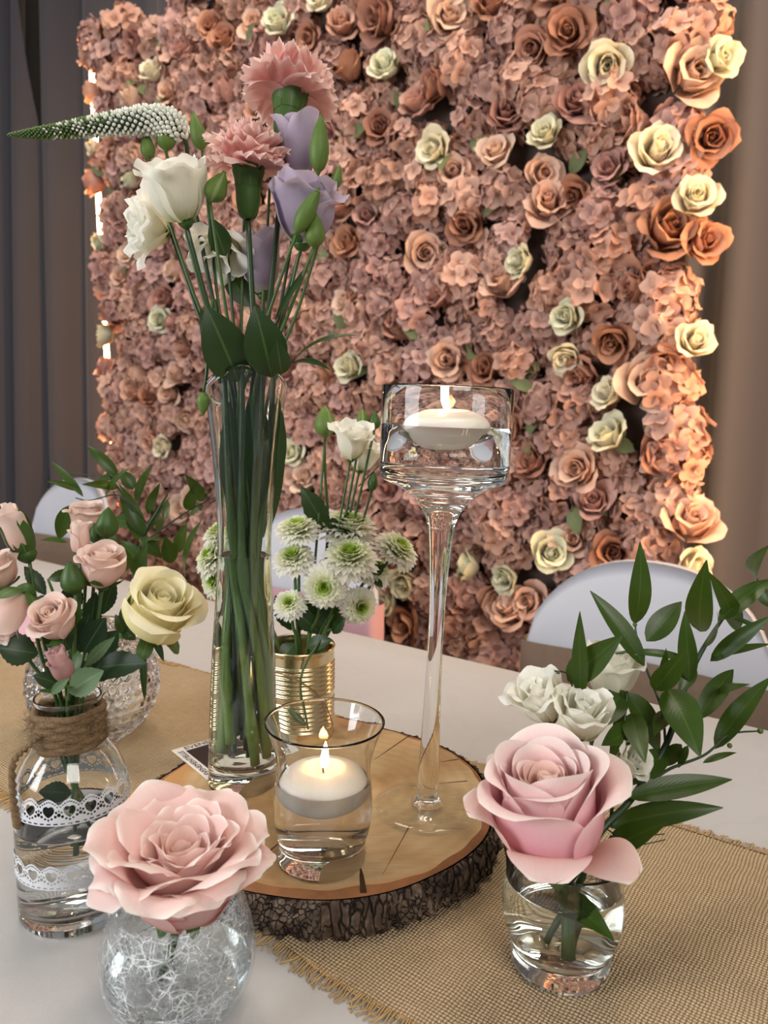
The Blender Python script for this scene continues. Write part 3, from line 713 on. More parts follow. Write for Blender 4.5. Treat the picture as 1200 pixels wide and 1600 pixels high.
# chairs ------------------------------------------------------------
def chair(cx, cy, rot, label, sash, hgt=.895, wid=.42):
    base = np.array([cx, cy, 0.0]); t = thing('banquet_chair', label, 'chair', base, 'covered chairs along the far side of the table')
    c, s = math.cos(rot), math.sin(rot)
    def W(x, y, z): return base + np.array([c * x - s * y, s * x + c * y, z])   # y+ = backrest side
    # arched backrest, slightly bowed, with thickness
    nu, nv = 25, 17; zb = .47; V = []; U = []
    hw = wid / 2; zs = hgt - hw * .92
    g = np.random.default_rng(int(abs(cx * 100)))
    for sd in (-1, 1):
        for j in range(nv):
            q = j / (nv - 1)
            for i in range(nu):
                u = -1 + 2 * i / (nu - 1)
                ztop = zs + math.sqrt(max(0, 1 - abs(u) ** 2.3)) * (hgt - zs)
                x = u * hw * (1 - .04 * (1 - q)); z = zb + (ztop - zb) * q
                puff = .012 * (1 - abs(u) ** 4) * (1 - q ** 6)
                wr = .0040 * math.sin(40 * (z - .25 * u * hw) + 3 * u) * smoothstep(.25, .9, -u) * (1 - q) ** .5
                y = .17 + .05 * (z - zb) / .4 + .03 * (1 - u * u) + sd * (.010 + puff) + (wr if sd < 0 else 0)
                V.append(W(x, y, z)); U.append((u, q))
    n = nu * nv; F = [f for f in grid_faces(nv, nu)] + [tuple(k + n for k in f[::-1]) for f in grid_faces(nv, nu)]
    ring = [j * nu for j in range(nv)] + [(nv - 1) * nu + i for i in range(1, nu)] + [j * nu + nu - 1 for j in range(nv - 2, -1, -1)]
    for p, q in zip(ring, ring[1:]): F.append((p, p + n, q + n, q))
    mesh('backrest_cover', V, F, M['spandex'], t, uv=U)
    V, F = box_geo(W(0, -.02, .43), (c, s, 0), (-s, c, 0), DZ, hw, .21, .035); o = mesh('seat', V, F, M['spandex'], t, smooth=False)
    bv = o.modifiers.new('round', 'BEVEL'); bv.width = .025; bv.segments = 3
    # sash band around the backrest
    V = []; U = []; prof = []
    for a in np.linspace(0, 2 * math.pi, 49)[:-1]:
        x = (hw + .004) * math.copysign(abs(math.cos(a)) ** .35, math.cos(a)); y = .205 + .045 * math.copysign(abs(math.sin(a)) ** .6, math.sin(a)) + .03 * (1 - (x / hw) ** 2)
        prof.append((x, y))
    for z in (.58, .61, .645, .68, .705):
        for x, y in prof: V.append(W(x, y, z)); U.append((x, z))
    mesh('sash', V, grid_faces(5, 48, True), sash, t, uv=U)
    for sx in (-1, 1):
        for sy in (-1, 1): tube('leg', [W(sx * (hw - .03), .0 + sy * .16, .42), W(sx * (hw - .015), sy * .19, 0.0)], [.012], M['spandex'], t, n=3, seg=8)
chair(.325, 1.10, -TH, 'white covered chair with taupe band behind the right glass of greenery', M['sash_taupe'], .866, .43)
chair(-.30, 1.55, -TH, 'white covered chair with pink sash behind the gold tin', M['sash_pink'], .89, .42)
chair(-1.10, 2.20, -TH, 'white covered chair by the curtains at the far left', M['sash_taupe'], .885, .40)

# table, cloth, burlap runner --------------------------------------
TA0, TA1, TB0, TB1 = -2.3, 1.3, .07, .985
tb = thing('banquet_table', 'long banquet table under the white cloth', 'table', AB((TA0 + TA1) / 2, (TB0 + TB1) / 2, 0))
V, F = box_geo(AB((TA0 + TA1) / 2, (TB0 + TB1) / 2, T - .018), DA, DB, DZ, (TA1 - TA0) / 2, (TB1 - TB0) / 2, .014)
mesh('tabletop', V, F, plain('table_wood', (120, 90, 60), .6), tb, smooth=False)
for a in (TA0 + .1, TA1 - .1):
    for b in (TB0 + .1, TB1 - .1): tube('leg', [AB(a, b, T - .03), AB(a, b, 0)], [.02], M['metal'], tb, n=2, seg=10)
def cloth():
    # top sheet turned over the table edges and hanging 30 cm
    def axis_pts(lo, hi, n):
        s = [(lo - .012, -.30), (lo - .012, -.15), (lo - .010, -.02), (lo - .004, -.004), (lo + .006, 0)]
        m = [(v, 0) for v in np.linspace(lo + .006, hi - .006, n)[1:-1]]
        return s + m + [(2 * (lo + hi) / 2 - p + 0, z) for p, z in s[::-1]]
    A_ = axis_pts(TA0, TA1, 40); B_ = axis_pts(TB0, TB1, 14); V = []; U = []
    for b, zb in B_:
        for a, za in A_:
            V.append(AB(a, b, T + min(za, zb))); U.append((a, b + zb))
    return mesh('tablecloth', V, grid_faces(len(B_), len(A_)), M['cloth'], uv=U)
tag(cloth(), 'white damask tablecloth covering the long table', 'tablecloth')
RB0, RB1 = .356, .688
def runner():
    t = thing('burlap_runner', 'tan woven burlap runner with frayed edges along the table', 'table runner', AB(-.4, (RB0 + RB1) / 2, T))
    nu, nv = 260, 40; a0, a1 = -1.7, .95; V = []; U = []
    for j in range(nv):
        for i in range(nu):
            a = a0 + (a1 - a0) * i / (nu - 1); q = j / (nv - 1)
            edge = .004 * math.sin(a * 13) + .003 * math.sin(a * 31 + 1)
            b = RB0 + edge + (RB1 - RB0 + .004 * math.sin(a * 9 + 2) - edge) * q
            wr = max(0, .0035 * math.sin(a * 20 + b * 34) * math.sin(b * 22 - a * 7) * smoothstep(-.12, -.5, a) + .0008 * math.sin(a * 40 + b * 60))
            V.append(AB(a, b, T + .0022 + wr)); U.append((a, b))
    mesh('cloth', V, grid_faces(nv, nu), M['burlap'], t, uv=U)
    g = np.random.default_rng(5)
    for lo in (True, False):
        A = Acc()
        for a in np.arange(-1.2, .9, .0021):
            a += g.normal(0, .0006)
            edge = (RB0 + .004 * math.sin(a * 13) + .003 * math.sin(a * 31 + 1)) if lo else RB1 + .004 * math.sin(a * 9 + 2)
            dr = -1 if lo else 1; Ls = g.uniform(.007, .013)
            p0 = AB(a, edge - dr * .003, T + .003); p1 = AB(a + g.normal(0, .001), edge + dr * Ls * .5, T + .0026); p2 = AB(a + g.normal(0, .0025), edge + dr * Ls, T + .0012)
            A.add(*tube_geo([p0, p1, p2], [.0008, .0006], n=3, seg=3, smooth_path=False, cap=False))
        V, F, U = A.get(); mesh('fringe', V, F, M['fringe'], t, uv=U, kind='stuff')
runner()

# ================================================================== ON THE TABLE
# wood slice ---------------------------------------------------------
WT = .035
outl = [G(x, y, WT) for x, y in [(597, 1135), (640, 1146), (680, 1158), (720, 1180), (745, 1200), (762, 1245), (770, 1280), (762, 1303), (733, 1333), (683, 1362), (600, 1393), (510, 1404), (410, 1394),
                                 (330, 1375), (262, 1335), (225, 1280), (235, 1222), (285, 1192), (340, 1158), (400, 1127), (470, 1108), (535, 1119)]]
WC = np.array([np.mean([p[0] for p in outl]), np.mean([p[1] for p in outl]), T + .0045])
ang = np.array([math.atan2(p[1] - WC[1], p[0] - WC[0]) for p in outl]); rad = np.array([math.hypot(p[0] - WC[0], p[1] - WC[1]) for p in outl])
od = np.argsort(ang); ang, rad = ang[od], rad[od]
NS = 220; th = np.linspace(-math.pi, math.pi, NS + 1)[:-1]
wr_ = np.interp(th, np.r_[ang[-1] - 2 * math.pi, ang, ang[0] + 2 * math.pi], np.r_[rad[-1], rad, rad[0]])
kern = np.hanning(13); kern /= kern.sum(); wr_ = np.convolve(np.r_[wr_[-6:], wr_, wr_[:6]], kern, 'valid')
nz = sum(np.sin(k * th + p) * a for k, p, a in ((17, 1, .0012), (29, 2, .001), (47, .4, .0008), (71, 3, .0006)))
ws = thing('wood_slice', 'round slice of tree trunk with bark under the candles and tall vase', 'wood slice', WC)
ztop = T + WT
def disc(fracs, z, name, mat, extra=0):
    V = []; U = []
    for f in fracs:
        for k in range(NS):
            r = (wr_[k] + nz[k] * extra) * f; V.append((WC[0] + r * math.cos(th[k]), WC[1] + r * math.sin(th[k]), z)); U.append((f, k / NS))
    return V, grid_faces(len(fracs), NS, True), U
inn = .945 + .012 * np.sin(5 * th) + .008 * np.sin(11 * th + 1) + .006 * np.sin(23 * th)
V = [(WC[0], WC[1], ztop)]; F = []; U = [(0, 0)]
fr = [.15, .3, .45, .6, .75, .9, 1.0]
for f in fr:
    for k in range(NS): r = wr_[k] * inn[k] * f; V.append((WC[0] + r * math.cos(th[k]), WC[1] + r * math.sin(th[k]), ztop)); U.append((f, k / NS))
F += [(0, 1 + k, 1 + (k + 1) % NS) for k in range(NS)] + [tuple(i + 1 for i in q) for q in grid_faces(len(fr), NS, True)]
mesh('sawn_face', V, F, M['wood'], ws, uv=U, smooth=False)
V = []; U = []
for q, dz in ((0, 0), (.5, -.0006), (1, -.0022)):
    for k in range(NS): r = wr_[k] * (inn[k] + (.988 - inn[k]) * q); V.append((WC[0] + r * math.cos(th[k]), WC[1] + r * math.sin(th[k]), ztop + dz)); U.append((q, k / NS))
mesh('inner_bark_ring', V, grid_faces(3, NS, True), M['cambium'], ws, uv=U)
NB = 660; tb_ = np.linspace(-math.pi, math.pi, NB + 1)[:-1]; rb = np.interp(tb_, np.r_[th, math.pi], np.r_[wr_, wr_[0]])
V = []; U = []; nvb = 22; gb = np.random.default_rng(9); phs = gb.uniform(0, 6.28, 14)
for j in range(nvb):
    q = j / (nvb - 1); z = ztop - .002 - q * (WT - .0065)
    for k in range(NB):
        t_ = tb_[k]
        ridge = sum(math.sin(f * t_ + phs[i] + 1.4 * math.sin(q * (3 + i % 3) + phs[i + 4])) * a for i, (f, a) in enumerate(((41, .0016), (67, .0014), (103, .0011), (151, .0008))))
        plate = .0014 * math.sin(q * 21 + 3 * math.sin(t_ * 37 + phs[9]) + phs[8]) * max(0, math.sin(t_ * 3 + 2.2))
        r = rb[k] * (.986 if j == 0 else 1.0) + (0 if j == 0 else ridge + plate + .003 * math.sin(q * 3.1)) + .002
        V.append((WC[0] + r * math.cos(t_), WC[1] + r * math.sin(t_), z)); U.append((k / NB, q))
V.append((WC[0], WC[1], T + .0046)); F = grid_faces(nvb, NB, True)
F += [((nvb - 1) * NB + (k + 1) % NB, (nvb - 1) * NB + k, nvb * NB) for k in range(NB)]; U.append((0, 0))
mesh('bark', V, F, M['bark'], ws, uv=U)
M['crack'] = plain('wood_crack', (62, 36, 18), .9)
for a_, b_, w_ in (((563, 1352), (568, 1392), .0045), ((583, 1188), (641, 1148), .0012), ((690, 1190), (716, 1186), .0012), ((640, 1228), (730, 1220), .0009), ((470, 1290), (420, 1330), .0009), ((598, 1366), (640, 1290), .0006)):
    p, q = G(*a_, WT + .0003), G(*b_, WT + .0003); sd = unit(np.cross(q - p, DZ)) * w_ / 2
    V = [p, p * .6 + q * .4 + sd * .7, q + sd, q - sd, p * .6 + q * .4 - sd * .7]
    mesh('crack', V + [v - DZ * .002 for v in V], [(0, 1, 2, 3, 4), (9, 8, 7, 6, 5)] + [(i, i + 5, (i + 1) % 5 + 5, (i + 1) % 5) for i in range(5)], M['crack'], ws, smooth=False)

# card under the vase ------------------------------------------------
ca = G(268, 1173, WT + .0006); cb_ = G(324, 1219, WT + .0006); e1 = cb_ - ca; Lc = np.linalg.norm(e1); e1 = e1 / Lc; e2 = unit(np.cross(DZ, e1)); Lw = Lc * 1.25
cc = ca + e1 * Lc / 2 + e2 * Lw / 2
cd = thing('visiting_card', 'black and white printed card tucked under the tall vase', 'card', cc)
V, F = box_geo(cc + DZ * .0003, e1, e2, DZ, Lc / 2, Lw / 2, .0003); mesh('card_stock', V, F, M['card_white'], cd, smooth=False)
V, F = box_geo(cc + DZ * .0007, e1, e2, DZ, Lc / 2 - .0105, Lw / 2 - .0105, .0001); mesh('printed_panel', V, F, M['card_black'], cd, smooth=False)
def text(parent, s, pos, xd, yd, size, mat, name='lettering'):
    cu = bpy.data.curves.new(name, 'FONT'); cu.body = s; cu.size = size; cu.align_x = 'CENTER'; cu.align_y = 'CENTER'; cu.extrude = .00005
    tmp = bpy.data.objects.new('text_source', cu); col.objects.link(tmp); bpy.context.view_layer.update()
    me = bpy.data.meshes.new_from_object(tmp.evaluated_get(bpy.context.evaluated_depsgraph_get())); bpy.data.objects.remove(tmp); bpy.data.curves.remove(cu)
    me.name = name; me.materials.clear(); me.materials.append(mat)
    o = bpy.data.objects.new(name, me); col.objects.link(o); o.parent = parent; zd = np.cross(xd, yd); loc = pos - WL[parent.name]
    o.matrix_local = Matrix(((xd[0], yd[0], zd[0], loc[0]), (xd[1], yd[1], zd[1], loc[1]), (xd[2], yd[2], zd[2], loc[2]), (0, 0, 0, 1)))
ez = DZ * .00085
text(cd, 'EVENEMENTIELLE', cc - e1 * (Lc / 2 - .0055) + ez, e2, -e1, .0095, M['ink'])
text(cd, 'EVENEMENTIELLE', cc - e2 * (Lw / 2 - .0055) + ez, -e1, -e2, .0078, M['ink'])
text(cd, 'EVENEMENTIELLE', cc + e1 * (Lc / 2 - .0055) + ez, -e2, e1, .0095, M['ink'])
text(cd, 'IN', cc - e2 * .008 + e1 * .002 + ez, e2, -e1, .02, M['card_white'])

# tall candle holder -------------------------------------------------
TL = tilt_x(.026)
def candle(base, tl, zw, R, H, label, flame_lean, fl_h=.016, dip=.0):
    """floating candle: sits with its middle at water height zw (local z)"""
    up = tl @ DZ; o = base + up * zw
    t = thing('floating_candle', label, 'candle', o - DZ * H * .6)
    prof = smooth_prof([(R * .55, -H * .62), (R * .80, -H * .45), (R * .98, -H * .05), (R, H * .06), (R * .86, H * .24), (R * .52, H * .36)], 22)
    prof = [(0, -H * .62)] + prof + [(R * .46, H * .36), (R * .40, H * .27), (R * .2, H * .23), (0, H * .22)]
    V, F, U = lathe_geo(prof, 48, o); mesh('wax_body', V, F, M['wax'], t, uv=U)
    w0 = o + DZ * H * .2; w1 = w0 + np.array([.0006, 0, .007])
    tube('wick', [w0, w0 + np.array([-.0004, 0, .004]), w1], [.0006, .0005], M['wick'], t, n=8, seg=6)
    s = np.linspace(0, 1, 14); fr_ = .0032 * np.sin(np.pi * s ** .62) ** .9
    V, F, U = lathe_geo(list(zip(np.maximum(fr_, 1e-7 * 0), s * fl_h)), 14)
    V = V + np.outer((V[:, 2] / fl_h) ** 1.3, np.array(flame_lean) * fl_h)
    mesh('flame', V + w1 - DZ * .003, F, M['flame'], t, uv=U)
hb = G(667, 1262, WT)
hz = lambda pts, n: smooth_prof(pts, n)
th_ = thing('stemmed_candle_holder', 'tall stemmed glass holder with floating candle on the wood slice', 'candle holder', hb)
stem_o = hz([(.0125, .0045), (.0120, .006), (.0098, .010), (.0092, .014), (.0092, .03), (.0078, .07), (.0064, .14), (.0072, .19), (.0098, .235), (.0125, .252), (.022, .268), (.036, .278), (.049, .284), (.0522, .290), (.0524, .30)], 90)
outer = stem_o + [(.0526, .31), (.0528, .33), (.0530, .348), (.0532, .3585)]
inner = [(.0525, .3597), (.0517, .3585), (.0513, .33), (.0510, .30), (.0500, .2935), (.046, .2905), (.025, .2885), (0, .288)]
V, F, U = lathe_geo([(0, .0005), (.0455, .0005), (.0464, .0012), (.0460, .0022), (.034, .0034), (.018, .0046), (0, .005)], 72, hb); mesh('foot', V, F, M['thin_glass'], th_, uv=U)
V, F, U = lathe_geo([(0, .0045)] + outer + inner, 72, hb, TL); mesh('glass', V, F, M['glass'], th_, uv=U)
V, F, U = lathe_geo([(0, .2884), (.025, .2889), (.046, .2909), (.0503, .294), (.0512, .30), (.0515, .3285), (.0508, .3282), (.0, .3282)], 72, hb, TL); mesh('water', V, F, M['water'], th_, uv=U)
candle(hb, TL, .3262, .0355, .033, 'white floating candle in the tall stemmed holder', (-.42, .0, 0), .021)

# short candle glass --------------------------------------------------
sb = G(503, 1342, WT)
sg = thing('votive_glass', 'short flared glass with floating candle on the wood slice', 'candle holder', sb)
TS = tilt_x(.016)
so = hz([(.030, 0), (.0328, .0015), (.0338, .006), (.0330, .013), (.0335, .018), (.0362, .030), (.0374, .045), (.0364, .060), (.0350, .072), (.0362, .085), (.0405, .100), (.0450, .111)], 70)
V, F, U = lathe_geo(shell(so, .0175, .0016), 72, sb, TS); mesh('glass', V, F, M['glass'], sg, uv=U)
so_ = np.array(so); wl = .066
wp = [(0, .0172)] + [(max(r - .0014, .001), z) for r, z in so if .0185 < z < wl] + [(np.interp(wl, so_[:, 1], so_[:, 0]) - .0013, wl), (np.interp(wl, so_[:, 1], so_[:, 0]) - .003, wl - .0004), (0, wl - .0004)]
wp.insert(1, (.028, .0174))
V, F, U = lathe_geo(wp, 72, sb, TS); mesh('water', V, F, M['water'], sg, uv=U)
candle(sb, TS, wl - .002, .0325, .030, 'white floating candle in the short flared glass', (.05, 0, 0), .021)

# tall flared vase ----------------------------------------------------
vb = G(379, 1222, WT); TV = tilt_x(.020)
tv = thing('tall_flared_vase', 'tall waisted clear glass vase full of stems on the wood slice', 'vase', vb)
vo = hz([(.0285, 0), (.0305, .002), (.0308, .012), (.0302, .05), (.0280, .12), (.0245, .18), (.0232, .215), (.0245, .255), (.0285, .305), (.0345, .357)], 80)
prof = shell(vo, .022, .0022)
V, F, U = lathe_geo(prof, 72)
f_ = smoothstep(.25, .36, V[:, 2]); rr = np.hypot(V[:, 0], V[:, 1]) + 1e-9
V[:, 2] += f_ * (-.017 * V[:, 1] / .034 + .005 * V[:, 0] / .034)
mesh('glass', V @ TV.T + vb, F, M['glass_thick'], tv, uv=U)
vo_ = np.array(vo); wl = .213
wp = [(0, .0216), (.026, .0218)] + [(r - .0020, z) for r, z in vo if .0235 < z < wl] + [(np.interp(wl, vo_[:, 1], vo_[:, 0]) - .0019, wl), (np.interp(wl, vo_[:, 1], vo_[:, 0]) - .0036, wl - .0005), (0, wl - .0005)]
V, F, U = lathe_geo(wp, 72, vb, TV); mesh('water', V, F, M['water'], tv, uv=U)
def in_vase(x, y, z): return vb + TV @ np.array([x, y, z])
gv = np.random.default_rng(33)
def vase_path(o, r1=.019, r2=.010, depth=None):
    """from a flower head down through the mouth and waist of the tall vase"""
    d = o - in_vase(0, 0, .40); k = math.atan2(d[1], d[0]); k2 = k + gv.normal(0, .5)
    m = in_vase(r1 * math.cos(k2) * gv.uniform(.5, 1), r1 * math.sin(k2) * gv.uniform(.5, 1), .352)
    w = in_vase(r2 * math.cos(k2 + 1) * gv.uniform(.3, 1), r2 * math.sin(k2 + 1) * gv.uniform(.3, 1), .21)
    b = in_vase(.015 * math.cos(k2 + 2.2) * gv.uniform(.4, 1), .015 * math.sin(k2 + 2.2) * gv.uniform(.4, 1), depth or gv.uniform(.03, .06))
    return [o * .45 + m * .55 + np.array([d[0] * .03, d[1] * .03, 0]), m, w, in_vase(*(np.linalg.inv(TV) @ ((w + b) / 2 - vb))), b]
CARN = [dict(n=5, r0=.06, z0=.25, L=.95, phi=[88, 90, 80], W=.34, off=.5, base=.12), dict(n=6, r0=.08, z0=.22, L=1.0, phi=[86, 74, 56], W=.42, off=.6, base=.12),
        dict(n=7, r0=.09, z0=.18, L=1.02, phi=[84, 54, 26], W=.46, off=.5, base=.12), dict(n=7, r0=.10, z0=.14, L=1.04, phi=[82, 34, 0], W=.48, off=.5, base=.12),
        dict(n=7, r0=.10, z0=.10, L=1.02, phi=[80, 12, -34], W=.48, off=.5, base=.12)]
for r_ in CARN: r_.update(ruffle=.075, rf=3.2, serr=.045, tip=.10, top=.35)
def carnation(label, o, axis, size, seed):
    axis = unit(axis); ps = vase_path(o - axis * size * .75, .014)
    root = thing('carnation', label, 'carnation', ps[-1]); Fm = frame(axis)
    for V, F, U, m in rings_geo(CARN, seed, 1.3, nu=19, nv=9): mesh('petal', (V * size) @ Fm.T + o, F, M['carnation'], root, uv=U)
    b = o - axis * size * .62
    V, F, U = lathe_geo(smooth_prof([(.0005, 0), (.16 * size, .03 * size), (.24 * size, .3 * size), (.27 * size, .7 * size), (.33 * size, .92 * size)], 14), 16)
    cx_ = mesh('calyx', V @ Fm.T + b, F, M['sepal'], root, uv=U)
    for i in range(5):
        V, F, U = petal(.52 * size, [86, 80, 62], .27 * size, .62 * size, .17 * size, nu=5, nv=6, tip=0, base=.9, top=.97)
        mesh('calyx_tooth', rotz(V, i * 1.2566) @ Fm.T + b, F, M['sepal'], cx_, uv=U)
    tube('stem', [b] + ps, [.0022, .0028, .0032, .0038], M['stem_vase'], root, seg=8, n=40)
carnation('pink carnation at the top of the tall vase, seen from below', P(450, 180, .675), (.04, .34, .9), .045, 1)
carnation('pink carnation in the middle of the tall vase bouquet', P(388, 292, .652), (.03, -.05, 1), .040, 2)
def lisi(label, px, py, Y, axis, size, mat, seed, rings=LISI, **k):
    o = P(px, py, Y); return bloom(label, 'lisianthus', o, axis, size, rings, M[mat], vase_path(o, .017), seed, name='lisianthus', sep_phi=(40, 84, 92), sep_L=.55, sep_W=.09, nu=11, cal=.14, stem_r=.0016, stem_mat='stem_dark', **k)
lisi('white cup shaped lisianthus under the white flower spike', 290, 346, .635, (-.2, -.38, 1), .044, 'white', 3)
lisi('ruffled white lisianthus drooping at the left of the tall bouquet', 262, 362, .70, (-.75, -.35, .05), .036, 'white', 4, LISI_OPEN)
lisi('white lisianthus hanging between the stems of the tall bouquet', 352, 372, .69, (-.1, -.55, -.75), .034, 'white', 5, LISI_OPEN)
lisi('lilac lisianthus bud opening below the top carnation', 470, 288, .668, (-.08, -.1, 1), .036, 'purple', 6, LISI_BUD)
lisi('open lilac lisianthus at the right of the tall bouquet', 472, 380, .64, (.12, -.15, 1), .050, 'purple', 7)
lisi('lilac lisianthus deep among the stems of the tall bouquet', 412, 462, .69, (-.05, -.1, 1), .038, 'purple', 8, LISI_BUD)
BUDS = [('slim green bud rising above the white lisianthus', 316, 236, .69, (-.25, .1, 1), .034, .0075), ('large green bud beside the top carnation', 497, 272, .63, (.05, 0, 1), .045, .0085),
        ('green bud leaning right above the lilac lisianthus', 462, 366, .61, (.55, -.1, 1), .040, .0075), ('oval green bud at the right edge of the tall bouquet', 490, 388, .615, (.1, 0, 1), .026, .0085),
        ('small green bud at the far right of the tall bouquet', 522, 296, .66, (.25, 0, 1), .02, .005), ('green bud between the two pink carnations', 424, 250, .69, (.35, 0, .8), .018, .006),
        ('green bud left above the white lisianthus cup', 233, 250, .66, (-.1, 0, 1), .022, .0065), ('pale green bud tip above the white lisianthus cup', 259, 236, .66, (.05, 0, 1), .024, .0085),
        ('green bud between the white cup and the middle carnation', 328, 316, .625, (.45, -.1, .8), .026, .0095), ('tiny green bud above the middle carnation', 384, 240, .70, (0, 0, 1), .014, .005)]
for i, (lb, px, py, Y, ax, L_, R_) in enumerate(BUDS):
    o = P(px, py, Y); bud(lb, o, ax, L_, R_, vase_path(o, .02), 50 + i, 'buds in the tall vase')
o = P(324, 560, .655); bud('green bud hanging down outside the vase rim', P(318, 612, .645), (-.05, 0, -1), .02, .006, [P(323, 580, .645), P(326, 520, .65), P(335, 470, .66), in_vase(-.02, -.01, .36)], 70, 'buds in the tall vase')
# veronica spike
vp = [P(292, 262, .675), P(290, 222, .665), P(262, 194, .66), P(220, 189, .655), P(150, 197, .645), P(80, 206, .635), P(11, 211, .625)]
vs = vase_path(vp[0], .015)
vr = thing('veronica_spike', 'long white flower spike arching left over the bouquet', 'flower', vs[-1])
tube('stem', vp + [], [.0018, .0018, .003, .003, .0024, .002, .0008], M['stem_dark'], vr, n=50)
tube('lower_stem', [vp[0]] + vs, [.0018, .0022], M['stem_dark'], vr, n=36)
C = catmull(vp, 300)[58:]; tg = np.gradient(C, axis=0); A = Acc(); g = np.random.default_rng(4); AG = Acc()
ico = lathe_geo([(0, -1), (.75, -.6), (1, 0), (.75, .65), (0, 1)], 6)
pos = 0.0; kk = 0; dl = np.linalg.norm(C[1] - C[0])
while pos < len(C) - 1:
    i = int(pos); q = i / (len(C) - 1); Rr = np.interp(q, [0, .05, .14, .35, .6, .85, 1], [.005, .0115, .0140, .0125, .0085, .005, .0014]); sz = np.interp(q, [0, .3, .6, 1], [.0025, .0023, .0015, .0008])
    t_ = unit(tg[i]); e_ = unit(np.cross(t_, DZ)); f2 = np.cross(e_, t_)
    a = kk * 2.39996; d = e_ * math.cos(a) + f2 * math.sin(a); kk += 1
    Fm = frame(unit(d + t_ * .35 + g.normal(0, .15, 3))); V = ico[0] * np.array([sz * .82, sz * .82, sz * 1.45]); V = V @ Fm.T + C[i] + d * (Rr - sz * 1.2) * g.uniform(.9, 1.05)
    (AG if g.random() < smoothstep(.45, .92, q) else A).add(V, ico[1], ico[2])
    pos += (sz * 1.75) ** 2 / (2 * math.pi * Rr) / dl
tube('spike_core', C[::6], [.003, .008, .0085, .008, .006, .004, .003, .001], M['stem_dark'], vr, smooth_path=False)
V, F, U = A.get(); mesh('floret', V, F, plain('veronica_floret', (226, 228, 214), .6), vr, uv=U, kind='stuff', label='white florets')
V, F, U = AG.get(); mesh('green_floret', V, F, plain('veronica_tip', (96, 122, 62), .6), vr, uv=U, kind='stuff', label='green unopened florets')
# big leaves at the mouth of the tall vase
lt = thing('lisianthus_leaves', 'cluster of broad dark leaves at the mouth of the tall vase', 'greenery', in_vase(0, 0, .2))
def pleaf(root, b, t, w, Y0, Y1, mat, n=None, arch=.08, fold=.2, **k):
    p, q = P(b[0], b[1], Y0), P(t[0], t[1], Y1); wm = w / F_PX * (Y0 + Y1) / 2
    return leaf(root, p, q, CAMV(p) + np.array([0, 0, .25]) if n is None else n, wm, mat, arch=arch, fold=fold, **k)
for b, t, w, y0, y1 in (((372, 596), (322, 478), 72, .64, .62), ((425, 590), (398, 478), 66, .63, .615), ((366, 600), (330, 500), 60, .68, .68), ((440, 585), (432, 530), 34, .62, .605), ((392, 480), (352, 425), 36, .69, .70), ((352, 400), (330, 340), 34, .64, .63)):
    pleaf(lt, b, t, w, y0, y1, M['leaf_dark'], shape=.42)
for b, t, w in (((448, 578), (560, 524), 26), ((446, 574), (516, 578), 22)): pleaf(lt, b, t, w, .64, .61, M['leaf_dark'], n=(0, -.5, 1), arch=.12)
pleaf(lt, (330, 560), (314, 480), 18, .65, .66, M['leaf_dark']); pleaf(lt, (430, 500), (480, 415), 10, .63, .62, M['leaf_dark'])
tube('stalk', [P(405, 560, .645), in_vase(-.004, -.008, .34), in_vase(0, -.006, .2), in_vase(.006, -.004, .035)], [.0022, .003], M['stem'], lt, n=24)
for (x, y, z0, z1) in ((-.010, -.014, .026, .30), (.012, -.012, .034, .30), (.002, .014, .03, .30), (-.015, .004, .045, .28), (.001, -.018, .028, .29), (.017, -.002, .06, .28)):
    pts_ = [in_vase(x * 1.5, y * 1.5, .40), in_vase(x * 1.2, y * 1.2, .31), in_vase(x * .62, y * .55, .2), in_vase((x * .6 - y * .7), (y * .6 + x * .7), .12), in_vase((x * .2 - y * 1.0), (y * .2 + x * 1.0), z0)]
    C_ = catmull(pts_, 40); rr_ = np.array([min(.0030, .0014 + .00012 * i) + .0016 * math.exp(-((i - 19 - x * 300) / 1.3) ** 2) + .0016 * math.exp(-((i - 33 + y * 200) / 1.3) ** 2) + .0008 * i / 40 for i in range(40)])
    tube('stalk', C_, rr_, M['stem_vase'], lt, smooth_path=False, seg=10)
for b, t, w, y0, y1 in (((372, 815), (358, 628), 44, .657, .650), ((404, 800), (392, 612), 46, .656, .648), ((424, 770), (434, 622), 38, .662, .655), ((392, 850), (384, 700), 34, .657, .655), ((382, 840), (350, 640), 36, .685, .69), ((415, 840), (440, 625), 34, .685, .69)):
    pleaf(lt, b, t, w, y0, y1, M['leaf_dark'], fold=-.35, arch=.02)
pleaf(lt, (385, 770), (372, 690), 40, .675, .665, M['leaf_dark']); pleaf(lt, (410, 720), (398, 620), 36, .672, .665, M['leaf_dark'])

# gold tin ------------------------------------------------------------
cb0 = G(468, 1146, WT)
gt = thing('gold_tin_can', 'ribbed gold tin used as a vase at the back of the wood slice', 'tin can', cb0)
pr = [(0, 0), (.0345, 0), (.0365, .0006), (.0370, .002), (.0362, .004)]
for i in range(0, 201):
    z = .005 + .087 * i / 200; rib = 0.0 if (z < .012 or z > .083 or .045 < z < .05) else .0007 * math.sin((z - .012) * 2 * math.pi / .0048)
    pr.append((.0362 + rib, z))
pr += [(.0366, .0945), (.0372, .0965), (.0366, .0978), (.0354, .0968), (.0352, .09), (.0352, .004), (0, .004)]
lathe('can', pr, M['gold'], gt, 64, cb0)
tw_ = [cb0 + np.array([.0385 * math.cos(a), .0385 * math.sin(a), z]) for a, z in zip(np.linspace(-2.2, -.35, 12), [.079, .0785, .0775, .076, .073, .069, .064, .058, .05, .04, .028, .015])]
tube('twine_thread', tw_, [.0007], M['twine'], gt, n=50, seg=6)
mouth = cb0 + DZ * .09
